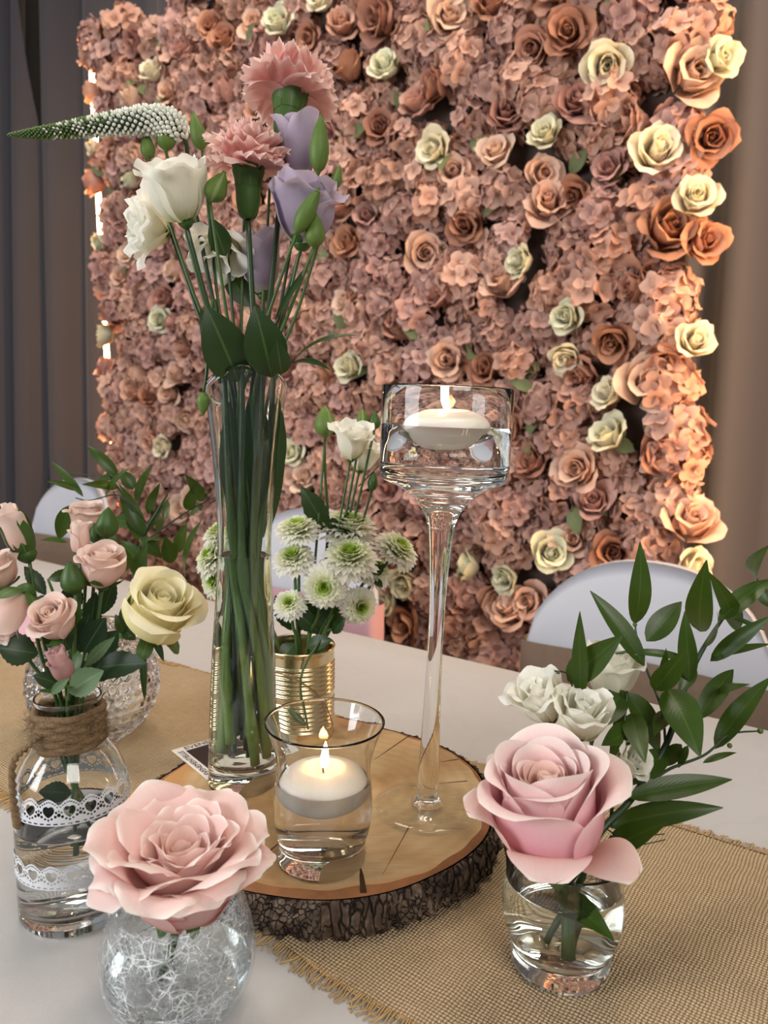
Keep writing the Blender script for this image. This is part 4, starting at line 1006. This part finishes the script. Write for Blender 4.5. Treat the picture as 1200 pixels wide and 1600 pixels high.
def can_path(o, k=.5):
    d = o - mouth; m = mouth + np.array([np.clip(d[0] * .35, -.026, .026), np.clip(d[1] * .35, -.026, .026), .01])
    return [o * .5 + m * .5 + np.array([0, 0, -.004]), m, cb0 + np.array([(m - cb0)[0] * .3, (m - cb0)[1] * .3, .008])]
def mum_geo(seed):
    g = np.random.default_rng(seed); A = Acc()
    R = [(10, .26, 86, .02, .30, 0.0), (14, .32, 74, .05, .28, .10), (18, .40, 64, .07, .25, .24), (24, .50, 52, .09, .21, .42), (28, .60, 40, .11, .17, .6), (32, .69, 27, .12, .12, .76), (34, .76, 13, .12, .07, .9), (34, .80, -4, .12, .02, 1.0)]
    for n, L, ph, r0, z0, cf in R:
        for i in range(n):
            V, F, U = petal(L * g.uniform(.9, 1.1), [ph + g.normal(0, 9), ph + 8, ph - 26 + g.normal(0, 12)], r0, z0, .098, nu=3, nv=6, k=.3, tip=.12, base=.5, top=.45)
            V[:, 2] += np.abs(U[:, 0] - .5) * .06
            V = rotz(V, 2 * math.pi * (i + g.uniform(-.25, .25)) / n + ph); U[:, 1] = np.clip(cf * .62 + .38 * U[:, 1] * (.3 + cf), 0, 1)
            A.add(V, F, U)
    return A.get()
MUM = [mum_geo(s) for s in (1, 2, 3)]
def mum(label, px, py, Y, axis, size, i, path=None):
    o = P(px, py, Y); axis = unit(axis); ps = path or can_path(o - axis * size * .3)
    root = thing('chrysanthemum', label, 'chrysanthemum', ps[-1], 'green centred white chrysanthemums in the gold tin')
    V, F, U = MUM[i % 3]; Fm = frame(axis, i * 1.3); oo = o - axis * size * .25
    mesh('ray_petals', (V * size) @ Fm.T + oo, F, M['mum'], root, uv=U, kind='stuff')
    calyx(root, oo - axis * size * .12, axis, size * .24, size * .2, M['sepal'])
    tube('stem', [oo] + ps, [.0016, .002], M['stem'], root, n=24, seg=7)
MUMS = [('chrysanthemum at the top right cluster, facing up', 545, 822, .80, (.12, -.12, 1), .037), ('chrysanthemum leaning far right over the tin', 622, 858, .80, (.62, -.25, .8), .030),
        ('chrysanthemum in front below the topmost one', 547, 870, .765, (.0, -.45, 1), .035), ('chrysanthemum hanging face forward above the tin', 507, 917, .75, (-.05, -1, .05), .027),
        ('chrysanthemum just right of the tall vase, upper', 465, 826, .78, (-.1, -.25, 1), .028), ('chrysanthemum just right of the tall vase, lower', 458, 872, .77, (-.15, -.45, .9), .026),
        ('chrysanthemum behind the front right stem', 583, 888, .80, (.5, -.35, .7), .026), ('drooping chrysanthemum low at the right of the tin', 562, 948, .765, (.45, -.8, -.1), .024),
        ('small chrysanthemum low beside the tall vase', 452, 943, .755, (-.1, -.6, .6), .020), ('chrysanthemum left of the tall vase, top', 343, 833, .80, (-.4, -.3, .9), .024),
        ('chrysanthemum left of the tall vase, middle', 331, 870, .79, (-.6, -.45, .7), .026), ('chrysanthemum left of the tall vase, lowest', 337, 908, .79, (-.55, -.7, .3), .024)]
for i, m_ in enumerate(MUMS): mum('green centred white ' + m_[0], *m_[1:], i)
def lisi2(label, px, py, axis, size, seed, Y=.80, rings=LISI, **k):
    o = P(px, py, Y); ps = can_path(o); ps[0] = ps[0] + np.array([.0, 0, 0])
    return bloom(label, 'lisianthus', o, axis, size, rings, M['white'], ps, seed, name='lisianthus', sep_phi=(40, 84, 92), sep_L=.5, sep_W=.09, nu=11, cal=.13, stem_r=.0015, **k)
lisi2('white lisianthus above the gold tin beside the candle holder', 548, 716, (.12, -.35, 1), .036, 21, .79)
lisi2('white lisianthus half hidden behind another above the tin', 562, 735, (.3, -.1, 1), .032, 22, .82)
for i, (lb, px, py, L_, R_, tp) in enumerate((('plump pale green bud left of the white lisianthus above the tin', 508, 684, .034, .0125, 'sepal_light'), ('small green bud peeping above the white lisianthus', 566, 668, .02, .007, 'sepal_light'), ('green bud behind the white lisianthus near the candle holder', 585, 672, .02, .007, 'sepal'),
                                              ('tiny closed bud on a thin stalk under the candle holder bowl', 581, 768, .022, .006, 'sepal'))):
    o = P(px, py, .80); bud(lb, o, (0, 0, 1) if i < 3 else (.1, 0, 1), L_, R_, can_path(o), 90 + i, 'buds in the gold tin', mat=tp)
tl_ = thing('tin_leaves', 'dark leaves filling the mouth of the gold tin', 'greenery', mouth)
for b, t, w, y0, y1 in (((512, 832), (470, 760), 36, .80, .79), ((540, 830), (505, 815), 26, .80, .78), ((520, 860), (545, 800), 20, .80, .79), ((478, 1010), (520, 1000), 26, .745, .73), ((460, 1005), (440, 1030), 28, .745, .735), ((500, 990), (455, 950), 30, .77, .76), ((485, 985), (520, 935), 26, .78, .77),
                        ((470, 985), (495, 930), 30, .79, .78), ((510, 985), (535, 945), 22, .79, .77), ((455, 985), (430, 930), 30, .77, .77), ((500, 980), (480, 920), 26, .80, .80), ((520, 990), (540, 965), 20, .77, .76), ((470, 890), (485, 855), 14, .79, .78), ((440, 880), (470, 890), 12, .78, .77), ((590, 900), (600, 880), 10, .79, .78), ((585, 905), (598, 918), 12, .79, .78), ((565, 905), (572, 890), 10, .79, .78)):
    pleaf(tl_, b, t, w, y0, y1, M['leaf_dark'], serr=.06, shape=.5, nv=13)
tube('stalk', [P(507, 690, .80), P(508, 740, .80), P(512, 832, .80), P(500, 980, .79)], [.0014, .0018], M['stem'], tl_, n=16)
tube('stalk', [P(520, 960, .765), P(500, 1000, .735), P(470, 1060, .725), P(480, 1140, .725)], [.0012], M['stem'], tl_, n=16)
pleaf(tl_, (478, 1135), (446, 1110), 12, .725, .73, M['leaf_ruscus'])
tube('twig', [P(560, 760, .80), P(585, 735, .80), P(600, 720, .81)], [.0006], M['stem_dark'], tl_, n=8)

# hobnail vase --------------------------------------------------------
hv = G(150, 1150, .003); RH = .068
hob = thing('hobnail_vase', 'round bubbled glass vase behind the twine wrapped bottle', 'vase', hv)
def hob_geo():
    nphi, nth = 96, 190; V = []; zc = RH * .92; bumps = []
    rows = 12
    for j in range(rows):
        lat = -1.12 + 1.95 * j / (rows - 1); n = max(6, int(round(2 * math.pi * RH * math.cos(lat) / .0112)))
        for i in range(n): a = 2 * math.pi * (i + .5 * (j % 2)) / n; bumps.append((math.cos(lat) * math.cos(a), math.cos(lat) * math.sin(a), math.sin(lat)))
    B = np.array(bumps)
    lats = np.linspace(-1.22, .98, nphi)
    D = np.array([[(math.cos(l) * math.cos(a), math.cos(l) * math.sin(a), math.sin(l)) for a in np.linspace(0, 2 * math.pi, nth + 1)[:-1]] for l in lats]).reshape(-1, 3)
    dd = np.arccos(np.clip((D @ B.T).max(1), -1, 1)) * RH; bp = np.sqrt(np.clip(1 - (dd / .0053) ** 2, 0, 1)) * .0046
    O = D * (RH + bp)[:, None] + np.array([0, 0, zc]); F = grid_faces(nphi, nth, True)
    lip = [(RH * math.cos(.98) * f + x, zc + RH * math.sin(.98) + z) for f, x, z in ((1, .002, .006), (1, .0005, .0075), (1, -.0015, .006))]
    I = []
    for l in lats[::-1]: I += [(.0655 * math.cos(l) * math.cos(a), .0655 * math.cos(l) * math.sin(a), .0655 * math.sin(l) + zc) for a in np.linspace(0, 2 * math.pi, nth + 1)[:-1]]
    Lp = []
    for r, z in lip: Lp += [(r * math.cos(a), r * math.sin(a), z) for a in np.linspace(0, 2 * math.pi, nth + 1)[:-1]]
    V = np.vstack([O, Lp, I]); F = grid_faces(nphi * 2 + 3, nth, True)
    n = len(V); V = np.vstack([V, [[0, 0, zc + RH * math.sin(-1.22)], [0, 0, zc + .0655 * math.sin(-1.22)]]])
    F += [(n, (k + 1) % nth, k) for k in range(nth)] + [(n + 1, n - nth + k, n - nth + (k + 1) % nth) for k in range(nth)]
    return V, F
V, F = hob_geo(); mesh('glass', V - np.array([0, 0, V[:, 2].min()]) + hv, F, M['glass'], hob)
cr = P(236, 985, .80)
bloom('large cream rose in the bubbled vase', 'rose', cr, (.42, -.42, .85), .054, ROSE_CUP, M['cream'], [P(205, 1040, .82), hv + np.array([-.01, 0, .03])], 31, inner=False, sep_phi=(20, -20, -60), sep_L=.6, nu=11, nv=11, stem_r=.003)
cr_s = bpy.data.objects[-1] if False else None
def sprig(label, root_pt, stems, leaves, depth, wscale=1.0, berries=()):
    t = thing('ruscus_sprig', label, 'greenery', root_pt)
    for pts_, rr_ in stems: tube('stem', pts_, rr_, M['stem_dark'], t, n=8 * len(pts_), seg=7)
    g = np.random.default_rng(len(leaves))
    for i, (b, tp, w, *e) in enumerate(leaves):
        dy = depth(b[0], b[1]); y0 = dy + g.normal(0, .006); y1 = dy + g.normal(0, .022) - .008
        arch = e[0] if e else g.uniform(.03, .10)
        p, q = P(b[0], b[1], y0), P(tp[0], tp[1], y1)
        n = CAMV(p) + np.array([g.normal(0, .3), 0, .35 + g.normal(0, .2)])
        leaf(t, p, q, n, w * wscale / F_PX * dy, M['leaf_ruscus'], arch=arch, fold=.22, shape=.40, nv=13, twist=g.normal(0, .25))
    for (x, y, Y, r) in berries: V, F, U = lathe_geo([(0, -r), (r * .7, -r * .7), (r, 0), (r * .7, r * .7), (0, r)], 10, P(x, y, Y)); mesh('berry', V, F, M['berry'], t, uv=U)
    return t
DL = lambda x, y: .86 + (x - 200) * .0002
hm = hv + np.array([0, 0, .02])
sprig('leafy green sprigs behind the cream rose in the bubbled vase', hm,
      [([hm + np.array([.0, .02, 0]), P(196, 960, .86), P(222, 845, .86), P(245, 800, .86), P(262, 772, .86)], [.0024, .001]), ([P(232, 842, .86), P(262, 820, .87), P(300, 795, .88), P(338, 776, .88)], [.0012, .0006]),
       ([P(226, 835, .86), P(205, 795, .86), P(190, 770, .86), P(165, 735, .86)], [.0016, .0008]), ([P(228, 815, .86), P(200, 785, .85), P(180, 773, .85), P(140, 782, .85), P(118, 778, .85)], [.0007]), ([P(185, 745, .86), P(140, 742, .86), P(110, 739, .86)], [.0005])],
      [((184, 744), (136, 696), 19), ((165, 776), (204, 730), 13), ((184, 762), (128, 757), 15), ((124, 766), (74, 752), 14), ((130, 776), (80, 721), 13), ((212, 783), (237, 727), 18), ((231, 803), (250, 755), 15), ((226, 834), (257, 780), 12), ((226, 838), (186, 757), 26),
       ((256, 815), (261, 780), 12), ((245, 832), (250, 807), 14), ((318, 783), (289, 741), 20), ((292, 797), (305, 757), 20), ((108, 790), (92, 843), 27), ((216, 822), (174, 812), 32), ((218, 840), (252, 872), 24), ((268, 880), (258, 838), 26), ((277, 863), (292, 818), 20), ((290, 902), (315, 813), 22),
       ((224, 850), (196, 800), 28), ((222, 880), (188, 845), 28), ((212, 900), (230, 850), 26), ((200, 890), (175, 850), 26), ((208, 765), (190, 735), 22), ((232, 847), (256, 846), 12), ((180, 852), (160, 835), 26), ((186, 745), (152, 752), 16), ((105, 848), (62, 845), 10)], DL)
VN = [((160, 1075), (195, 1010), 20), ((196, 1010), (213, 968), 10), ((225, 995), (255, 1033), 12)]
nl = thing('dark_leaf_sprig', 'dark narrow leaves hanging over the bubbled vase', 'greenery', hm + np.array([.01, 0, 0]))
for b, t, w in (((236, 985), (256, 1034), 13), ((222, 1000), (226, 1095), 12), ((192, 985), (212, 1000), 22), ((188, 975), (205, 930), 14), ((195, 990), (180, 960), 20)): pleaf(nl, b, t, w, .79, .785, M['leaf_dark'], arch=.12)
tube('stalk', [P(228, 960, .79), P(236, 985, .79), P(226, 1010, .79), P(205, 1040, .81)], [.0008], M['stem_dark'], nl, n=14)

# twine wrapped bottle -------------------------------------------------
bb_ = G(121, 1416)
bt = thing('lace_trimmed_bottle', 'small clear bottle with lace bands and twine wrapped neck', 'bottle', bb_ + DZ * .0004)
bb_ = bb_ + DZ * .0004
bo = hz([(.036, 0), (.0395, .003), (.0405, .010), (.0405, .04), (.0405, .08), (.0400, .096), (.0368, .111), (.0300, .124), (.0235, .133), (.0205, .141), (.0205, .152), (.0205, .160), (.0228, .1635), (.0236, .1665)], 90)
V, F, U = lathe_geo(shell(bo, .010, .0017), 72, bb_); mesh('glass', V, F, M['glass'], bt, uv=U)
bo_ = np.array(bo); wl = .074
wp = [(0, .0096), (.034, .0098)] + [(r - .0015, z) for r, z in bo if .0115 < z < wl] + [(.0390, wl), (.0375, wl - .0006), (0, wl - .0006)]
V, F, U = lathe_geo(wp, 72, bb_); mesh('water', V, F, M['water'], bt, uv=U)
def lace_band(z0, h):
    per = 2 * math.pi * .0408 / 18; n_s, n_h = 1080, 56; rs = 60
    sx = (np.arange(n_s) % rs + .5) / rs; hy = (np.arange(n_h) + .5) / n_h
    S, Hh = np.meshgrid(sx, hy); asp = h / per
    x = (S - .5) ; y = (Hh - .52) * asp
    keep = np.ones_like(S, bool)
    # heart
    hx, hy_ = x / .25, (y + .02) / .25
    keep &= ~(((hx ** 2 + hy_ ** 2 - 1) ** 3 - hx ** 2 * hy_ ** 3) < 0)
    # scalloped upper edge with beads
    topv = .5 * asp * .92 - .30 * np.abs(2 * x) ** 1.6 + .025 * np.abs(np.sin(S * math.pi * 9)); keep &= y < topv
    for k in range(-4, 5):
        cx_ = k * .105; cy_ = .5 * asp * .92 - .30 * abs(2 * cx_) ** 1.6 - .10
        keep &= ((x - cx_) ** 2 + (y - cy_) ** 2) > .043 ** 2
    for cx_, cy_, r in ((.37, .0, .06), (-.37, .0, .06), (.5, -.12, .085), (-.5, -.12, .085), (.33, -.2, .07), (-.33, -.2, .07), (.5, .06, .05), (-.5, .06, .05), (.16, -.3, .055), (-.16, -.3, .055), (0, -.36, .05)): keep &= ((x - cx_) ** 2 + (y - cy_) ** 2) > r ** 2
    yb = -(.52) * asp + .10
    keep &= ~((np.abs(y - yb) < .028) & (np.abs((S * 3) % 1 - .5) < .3))
    a = np.linspace(0, 2 * math.pi, n_s + 1)[:-1]; V = []
    for j in range(n_h + 1):
        z = z0 + h * j / n_h; r = np.interp(z, bo_[:, 1], bo_[:, 0]) + .0004
        V.append(np.stack([r * np.cos(a), r * np.sin(a), np.full(n_s, z)], 1))
    V = np.vstack(V) + bb_
    js, is_ = np.nonzero(keep)
    F = [(j * n_s + i, j * n_s + (i + 1) % n_s, (j + 1) * n_s + (i + 1) % n_s, (j + 1) * n_s + i) for j, i in zip(js.tolist(), is_.tolist())]
    mesh('lace_band', V, F, M['lace'], bt, label='white paper lace band with cut out hearts')
lace_band(.088, .0185); lace_band(.040, .0185)
hel = []
gt_ = np.random.default_rng(8)
for i in range(170):
    a = i * 2 * math.pi / 20 - 2.2; hel.append(bb_ + np.array([(.0235 + .0010 * math.sin(i * 1.7)) * math.cos(a), (.0235 + .0010 * math.sin(i * 1.7)) * math.sin(a), .1325 + .0255 * i / 170]))
tube('twine_wrap', hel, [.0026], M['twine'], bt, n=520, seg=7)
tail = catmull([bb_ + np.array([-.022, -.012, .134]), P(62, 1150, .512), P(42, 1168, .505), P(21, 1192, .50), P(20, 1235, .50), P(24, 1272, .50), P(27, 1292, .50)], 110)
A = Acc()
for ph_ in (0.0, math.pi):                  # two plies twisted round each other
    A.add(*tube_geo([c + .0012 * (math.cos(i * .55 + ph_) * np.array([1.0, 0, 0]) + math.sin(i * .55 + ph_) * np.array([0, .8, .6])) for i, c in enumerate(tail)], [.0015, .0016, .0019], seg=7, smooth_path=False))
V, F, U = A.get(); mesh('twine_tail', V, F, M['twine'], bt, uv=U)
A = Acc()
for i in range(520):                         # loose jute fibres
    p = hel[int(gt_.integers(len(hel)))]; d = unit(p - bb_ - DZ * (p - bb_)[2]); q = p + d * .0022
    A.add(*tube_geo([q, q + gt_.normal(0, .003, 3) + d * .001, q + gt_.normal(0, .005, 3) + d * .002], [.00012, .00008], n=3, seg=3, smooth_path=False, cap=False))
V, F, U = A.get(); mesh('twine_fuzz', V, F, M['twine'], bt, uv=U, kind='stuff')

nk = bb_ + DZ * .165
gr = np.random.default_rng(12)
def bottle_path(o):
    d = o - nk; m = nk + np.array([np.clip(d[0] * .2, -.012, .012), np.clip(d[1] * .2, -.012, .012), 0])
    return [o * .45 + m * .55 + np.array([d[0] * .1, d[1] * .1, -.004]), m, bb_ + np.array([(m - nk)[0] * .8, (m - nk)[1] * .8, .12]), bb_ + np.array([-(m - nk)[0] * 1.2 + .006, -(m - nk)[1] * .8, gr.uniform(.05, .08)])]
def spray(label, px, py, Y, axis, size, rings, seed, mat='spray', **k):
    o = P(px, py, Y); kw = dict(sep_phi=(10, 30, 60), sep_L=.75, sep_W=.2, cal=.24, stem_r=.0015, nu=9, nv=9, inner=False); kw.update(k)
    return bloom('blush spray rose ' + label, 'rose', o, axis, size, rings, M[mat], bottle_path(o), seed, name='spray_rose', group='spray roses in the twine wrapped bottle', **kw)
spray('bud with big green sepals at the upper left', 42, 866, .545, (-.35, -.1, 1), .029, ROSE_BUD, 41, sep_phi=(60, 92, 96), sep_L=1.15, sep_W=.42)
spray('highest in the bottle bouquet', 137, 832, .57, (-.05, .0, 1), .0190, ROSE_CUP, 42)
spray('narrow bud below the highest bloom', 126, 868, .535, (.02, -.1, 1), .0185, ROSE_BUD, 43, sep_phi=(60, 96, 90), sep_L=.9)
spray('open sideways beside the cream rose', 160, 912, .53, (.10, -.22, 1), .0232, ROSE_CUP, 44)
spray('with tight whorl facing forward in the centre', 97, 985, .505, (-.12, -.62, .78), .0215, ROSE_CUP, 45)
spray('pale and drooping at the left edge', 40, 925, .515, (-.35, -.45, -.75), .027, ROSE_BUD, 46)
spray('cut off by the left picture edge', 2, 918, .53, (-.2, -.2, 1), .021, ROSE_CUP, 47)
spray('small mauve bud lowest in the bouquet', 107, 1062, .50, (-.15, -.45, .88), .021, ROSE_BUD, 48, mat='spray_mauve')
for i, (lb, px, py, Y, ax, L_, R_) in enumerate((('closed green rosebud behind the narrow spray bud', 166, 842, .55, (.1, 0, 1), .024, .009), ('closed green rosebud in the centre of the bottle bouquet', 118, 928, .52, (-.1, -.1, 1), .024, .0095), ('closed green rosebud under the open spray rose', 152, 850, .56, (-.1, 0, 1), .016, .006))):
    o = P(px, py, Y); bud(lb, o, ax, L_, R_, bottle_path(o), 120 + i, 'green buds in the bottle bouquet', mat='sepal')
rl = thing('rose_leaves', 'dark serrated rose leaves around the mouth of the bottle', 'greenery', nk)
for b, t, w, y0, y1, m_ in (((60, 1022), (-4, 1012), 52, .51, .50, 'leaf_rose'), ((110, 1015), (68, 965), 48, .52, .51, 'leaf_rose'), ((150, 1044), (230, 1037), 46, .515, .50, 'leaf_rose'), ((108, 1082), (162, 1048), 46, .49, .485, 'leaf_pale'), ((132, 1042), (180, 995), 20, .505, .50, 'leaf_pale'),
                           ((95, 1070), (52, 1056), 28, .50, .49, 'leaf_rose'), ((80, 1085), (108, 1060), 16, .485, .48, 'leaf_pale'), ((130, 1020), (165, 965), 44, .53, .53, 'leaf_rose'), ((120, 1020), (140, 960), 48, .535, .53, 'leaf_rose'), ((150, 1030), (185, 985), 40, .54, .54, 'leaf_rose'), ((112, 1060), (70, 1030), 34, .52, .515, 'leaf_rose'),
                           ((115, 960), (110, 905), 34, .55, .55, 'leaf_rose'), ((72, 930), (38, 885), 24, .55, .55, 'leaf_rose'), ((140, 985), (150, 925), 30, .545, .54, 'leaf_rose'), ((75, 905), (120, 895), 20, .56, .56, 'leaf_ruscus'), ((140, 1075), (120, 1030), 44, .525, .52, 'leaf_rose'), ((150, 1065), (170, 1020), 40, .53, .525, 'leaf_rose'), ((95, 1000), (70, 940), 40, .545, .545, 'leaf_rose'), ((160, 960), (180, 905), 26, .56, .56, 'leaf_rose'),
                           ((112, 1240), (60, 1238), 34, .54, .525, 'leaf_rose'), ((95, 930), (30, 950), 16, .545, .53, 'leaf_rose')):
    pleaf(rl, b, t, w, y0, y1, M[m_], serr=.05, shape=.5, nv=17, arch=.06)
for p_ in (((70, 1023), (110, 1060)), ((108, 1015), (118, 1080)), ((150, 1044), (130, 1080)), ((75, 905), (112, 1000))): tube('stalk', [P(*p_[0], .51), (P(*p_[0], .51) + P(*p_[1], .53)) / 2, P(*p_[1], .53), bb_ + np.array([.002, 0, .11])], [.0009, .0014], M['stem'], rl, n=14)

# crackle vase with the open rose --------------------------------------
kb = np.array([G(289, 1560)[0] - .001, .437, T + .0004])
kv = thing('crackle_glass_vase', 'small round crackled glass vase at the front left', 'vase', kb)
ko = hz([(.026, 0), (.032, .002), (.0415, .014), (.0470, .030), (.0475, .042), (.0450, .058), (.0415, .070), (.0398, .077)], 60)
V, F, U = lathe_geo(shell(ko, .006, .0025), 80, kb); mesh('glass', V, F, M['crackle'], kv, uv=U)
ko_ = np.array(ko); wl = .030
wp = [(0, .0056), (.028, .0058)] + [(r - .0022, z) for r, z in ko if .0075 < z < wl] + [(.0447, wl), (.043, wl - .0006), (0, wl - .0006)]
V, F, U = lathe_geo(wp, 72, kb); mesh('water', V, F, M['water'], kv, uv=U)
ro = kb + np.array([.004, .0, .078])
bloom('large wide open pale pink rose in the crackled vase', 'rose', ro, (.02, -.06, 1), .0660, ROSE_OPEN, M['pink_open'], [kb + np.array([.0, .004, .06]), kb + np.array([-.012, 0, .012])], 61, nu=17, nv=17, stem_r=.0030, sep_phi=(-30, -60, -80), sep_L=.3, sep_W=.07, cal=.16, jit=1.2)

# footed glass with rose, lisianthus and greenery ------------------------
fb = G(874, 1512) + DZ * .004
fg = thing('footed_glass', 'waisted glass of water holding a pink rose at the right', 'vase', fb)
fo = hz([(.029, 0), (.0325, .002), (.0335, .008), (.0330, .014), (.0345, .019), (.0385, .030), (.0405, .042), (.0398, .054), (.0385, .064), (.0390, .074), (.0415, .085)], 70)
V, F, U = lathe_geo(shell(fo, .0165, .0017), 80, fb); mesh('glass', V, F, M['glass_thick'], fg, uv=U)
fo_ = np.array(fo); wl = .0625
wp = [(0, .0161), (.029, .0163)] + [(r - .0015, z) for r, z in fo if .0175 < z < wl] + [(np.interp(wl, fo_[:, 1], fo_[:, 0]) - .0014, wl), (np.interp(wl, fo_[:, 1], fo_[:, 0]) - .003, wl - .0005), (0, wl - .0005)]
V, F, U = lathe_geo(wp, 72, fb); mesh('water', V, F, M['water'], fg, uv=U)
rp = P(862, 1325, .462)
bloom('pink rose with rolled outer petals in the waisted glass', 'rose', rp, (-.16, -.16, 1), .0555, ROSE_CUP, M['pink_cup'], [fb + np.array([0, -.006, .06]), fb + np.array([.002, -.008, .02])], 72, nu=15, nv=15, stem_r=.0036, sep_phi=(-30, -70, -85), sep_L=.35, sep_W=.08)
pr_root = [o for o in bpy.data.objects if o.name.startswith('rose') and o.type == 'EMPTY'][-1]
for L_, ph, az, W_, lp, zz_ in ((.040, [62, 30, -62], -1.80, .026, -10, .004), (.040, [40, 10, -55], -.75, .022, -10, .002), (.050, [30, 70, 76], 3.2, .028, 90, .004)):   # loose guard petals folded over the rim
    V, F, U = petal(L_, ph, .022, zz_, W_, k=.03, nu=11, nv=11, lip=lp, lip0=.6, point=.25)
    mesh('petal', rotz(V, az) @ frame((-.1, -.05, 1)).T + rp, F, M['pink_open'], pr_root, uv=U)
def fpath(o): return [o * .5 + (fb + DZ * .085) * .5, fb + np.array([.012, .006, .075]), fb + np.array([-.004, .008, .02])]
for i, (lb, px, py, Y, ax, sz) in enumerate((('white lisianthus leaning left behind the pink rose', 862, 1122, .53, (-.5, -.25, .85), .034), ('white lisianthus behind a broad leaf beside the pink rose', 945, 1090, .555, (.1, -.1, 1), .038),
                                             ('ruffled white lisianthus just above the pink rose', 905, 1150, .515, (.05, -.35, 1), .034), ('white lisianthus low to the right of the pink rose', 965, 1205, .51, (.35, -.4, .5), .022))):
    o = P(px, py, Y); bloom(lb, 'lisianthus', o, ax, sz, LISI, M['white'], fpath(o), 80 + i, name='lisianthus', sep_phi=(40, 84, 92), sep_L=.5, sep_W=.09, nu=11, cal=.13, stem_r=.0015, group='white lisianthus in the waisted glass')
DR = lambda x, y: .50 + max(0, (1250 - y)) * .00022 + (x - 1000) * .0001
pd = lambda x, y: P(x, y, DR(x, y))
RL = [((992, 975), (1000, 847), 35), ((1007, 1041), (922, 923), 36), ((908, 1090), (906, 955), 26), ((887, 1064), (973, 992), 47), ((1010, 1002), (1065, 940), 40), ((1094, 987), (1104, 875), 42), ((1155, 985), (1107, 893), 30), ((1123, 970), (1206, 905), 34), ((1110, 1033), (1206, 962), 28),
      ((1115, 1025), (1206, 1006), 15), ((1082, 1035), (948, 1022), 13, .22), ((1022, 1078), (1072, 1015), 38), ((1040, 1072), (1041, 1013), 18), ((1078, 1065), (1070, 955), 30), ((1044, 1076), (1094, 1183), 58), ((1090, 1125), (1146, 1046), 36), ((1120, 1082), (1172, 1069), 14), ((1117, 1170), (1206, 1057), 40), ((1098, 1192), (1151, 1176), 12),
      ((980, 1246), (1144, 1218), 40), ((952, 1292), (1130, 1262), 42), ((948, 1332), (1044, 1285), 44), ((977, 1080), (918, 1145), 48), ((980, 1082), (1030, 1178), 46), ((974, 1078), (951, 1252), 22, .02), ((1043, 1175), (970, 1230), 40), ((1065, 1163), (1040, 1197), 26), ((985, 1115), (1008, 1192), 38), ((992, 1140), (940, 1165), 40), ((1050, 1110), (1022, 1150), 32), ((1185, 905), (1202, 852), 30), ((1190, 920), (1206, 950), 24),
      ((1075, 1165), (1060, 1200), 14), ((1085, 1040), (1060, 1085), 24), ((1100, 1010), (1120, 955), 18), ((1135, 960), (1195, 985), 8), ((870, 1400), (960, 1470), 46), ((905, 1430), (840, 1350), 36)]
sprig('arching green sprig with pointed leaves in the waisted glass', fb + np.array([.004, 0, .02]),
      [([fb + np.array([.004, 0, .02]), fb + np.array([.02, .004, .085]), pd(985, 1250), pd(1040, 1165), pd(1070, 1075), pd(1095, 1020), pd(1128, 968), pd(1160, 925)], [.0026, .0024, .002, .0009]), ([pd(1040, 1165), pd(1034, 1110), pd(1010, 1045), pd(996, 1000), pd(992, 975)], [.001, .0007]),
       ([pd(985, 1250), pd(1040, 1205), pd(1100, 1180), pd(1140, 1148), pd(1188, 1142)], [.0013, .0006]), ([pd(930, 1180), pd(908, 1120), pd(895, 1075), pd(885, 1052), pd(858, 1048)], [.0008, .0005]), ([pd(955, 1290), pd(958, 1245), pd(972, 1160), pd(980, 1080)], [.0014, .001]), ([pd(965, 1320), pd(1000, 1320), pd(1040, 1312)], [.0004]), ([pd(980, 1310), pd(1010, 1306), pd(1038, 1303)], [.0004])],
      RL, DR, 1.0, [(992, 976, DR(992, 976), .0018), (1188, 1142, DR(1188, 1142), .0024), (872, 1052, DR(872, 1052), .0018), (855, 1047, DR(855, 1047), .0020), (1140, 1165, DR(1140, 1165), .002)])

# pink napkin behind the bottle -------------------------------------------
nc = G(25, 990); nk_ = []
for j in range(5):
    for i in range(9):
        u, v = i / 8 - .5, j / 4
        nk_.append(nc + DA * (u * .16) + DB * (v * .09 - .02) + DZ * (.002 + .035 * math.sin(math.pi * v) * (1 - 1.6 * u * u) + .003 * math.sin(u * 20 + v * 4)))
no = mesh('pink_napkin', nk_, grid_faces(5, 9), M['sash_pink']); tag(no, 'pink folded napkin on the table behind the bottle roses', 'napkin')
no.modifiers.new('subdivide', 'SUBSURF').render_levels = 2; so_m = no.modifiers.new('thick', 'SOLIDIFY'); so_m.thickness = .002
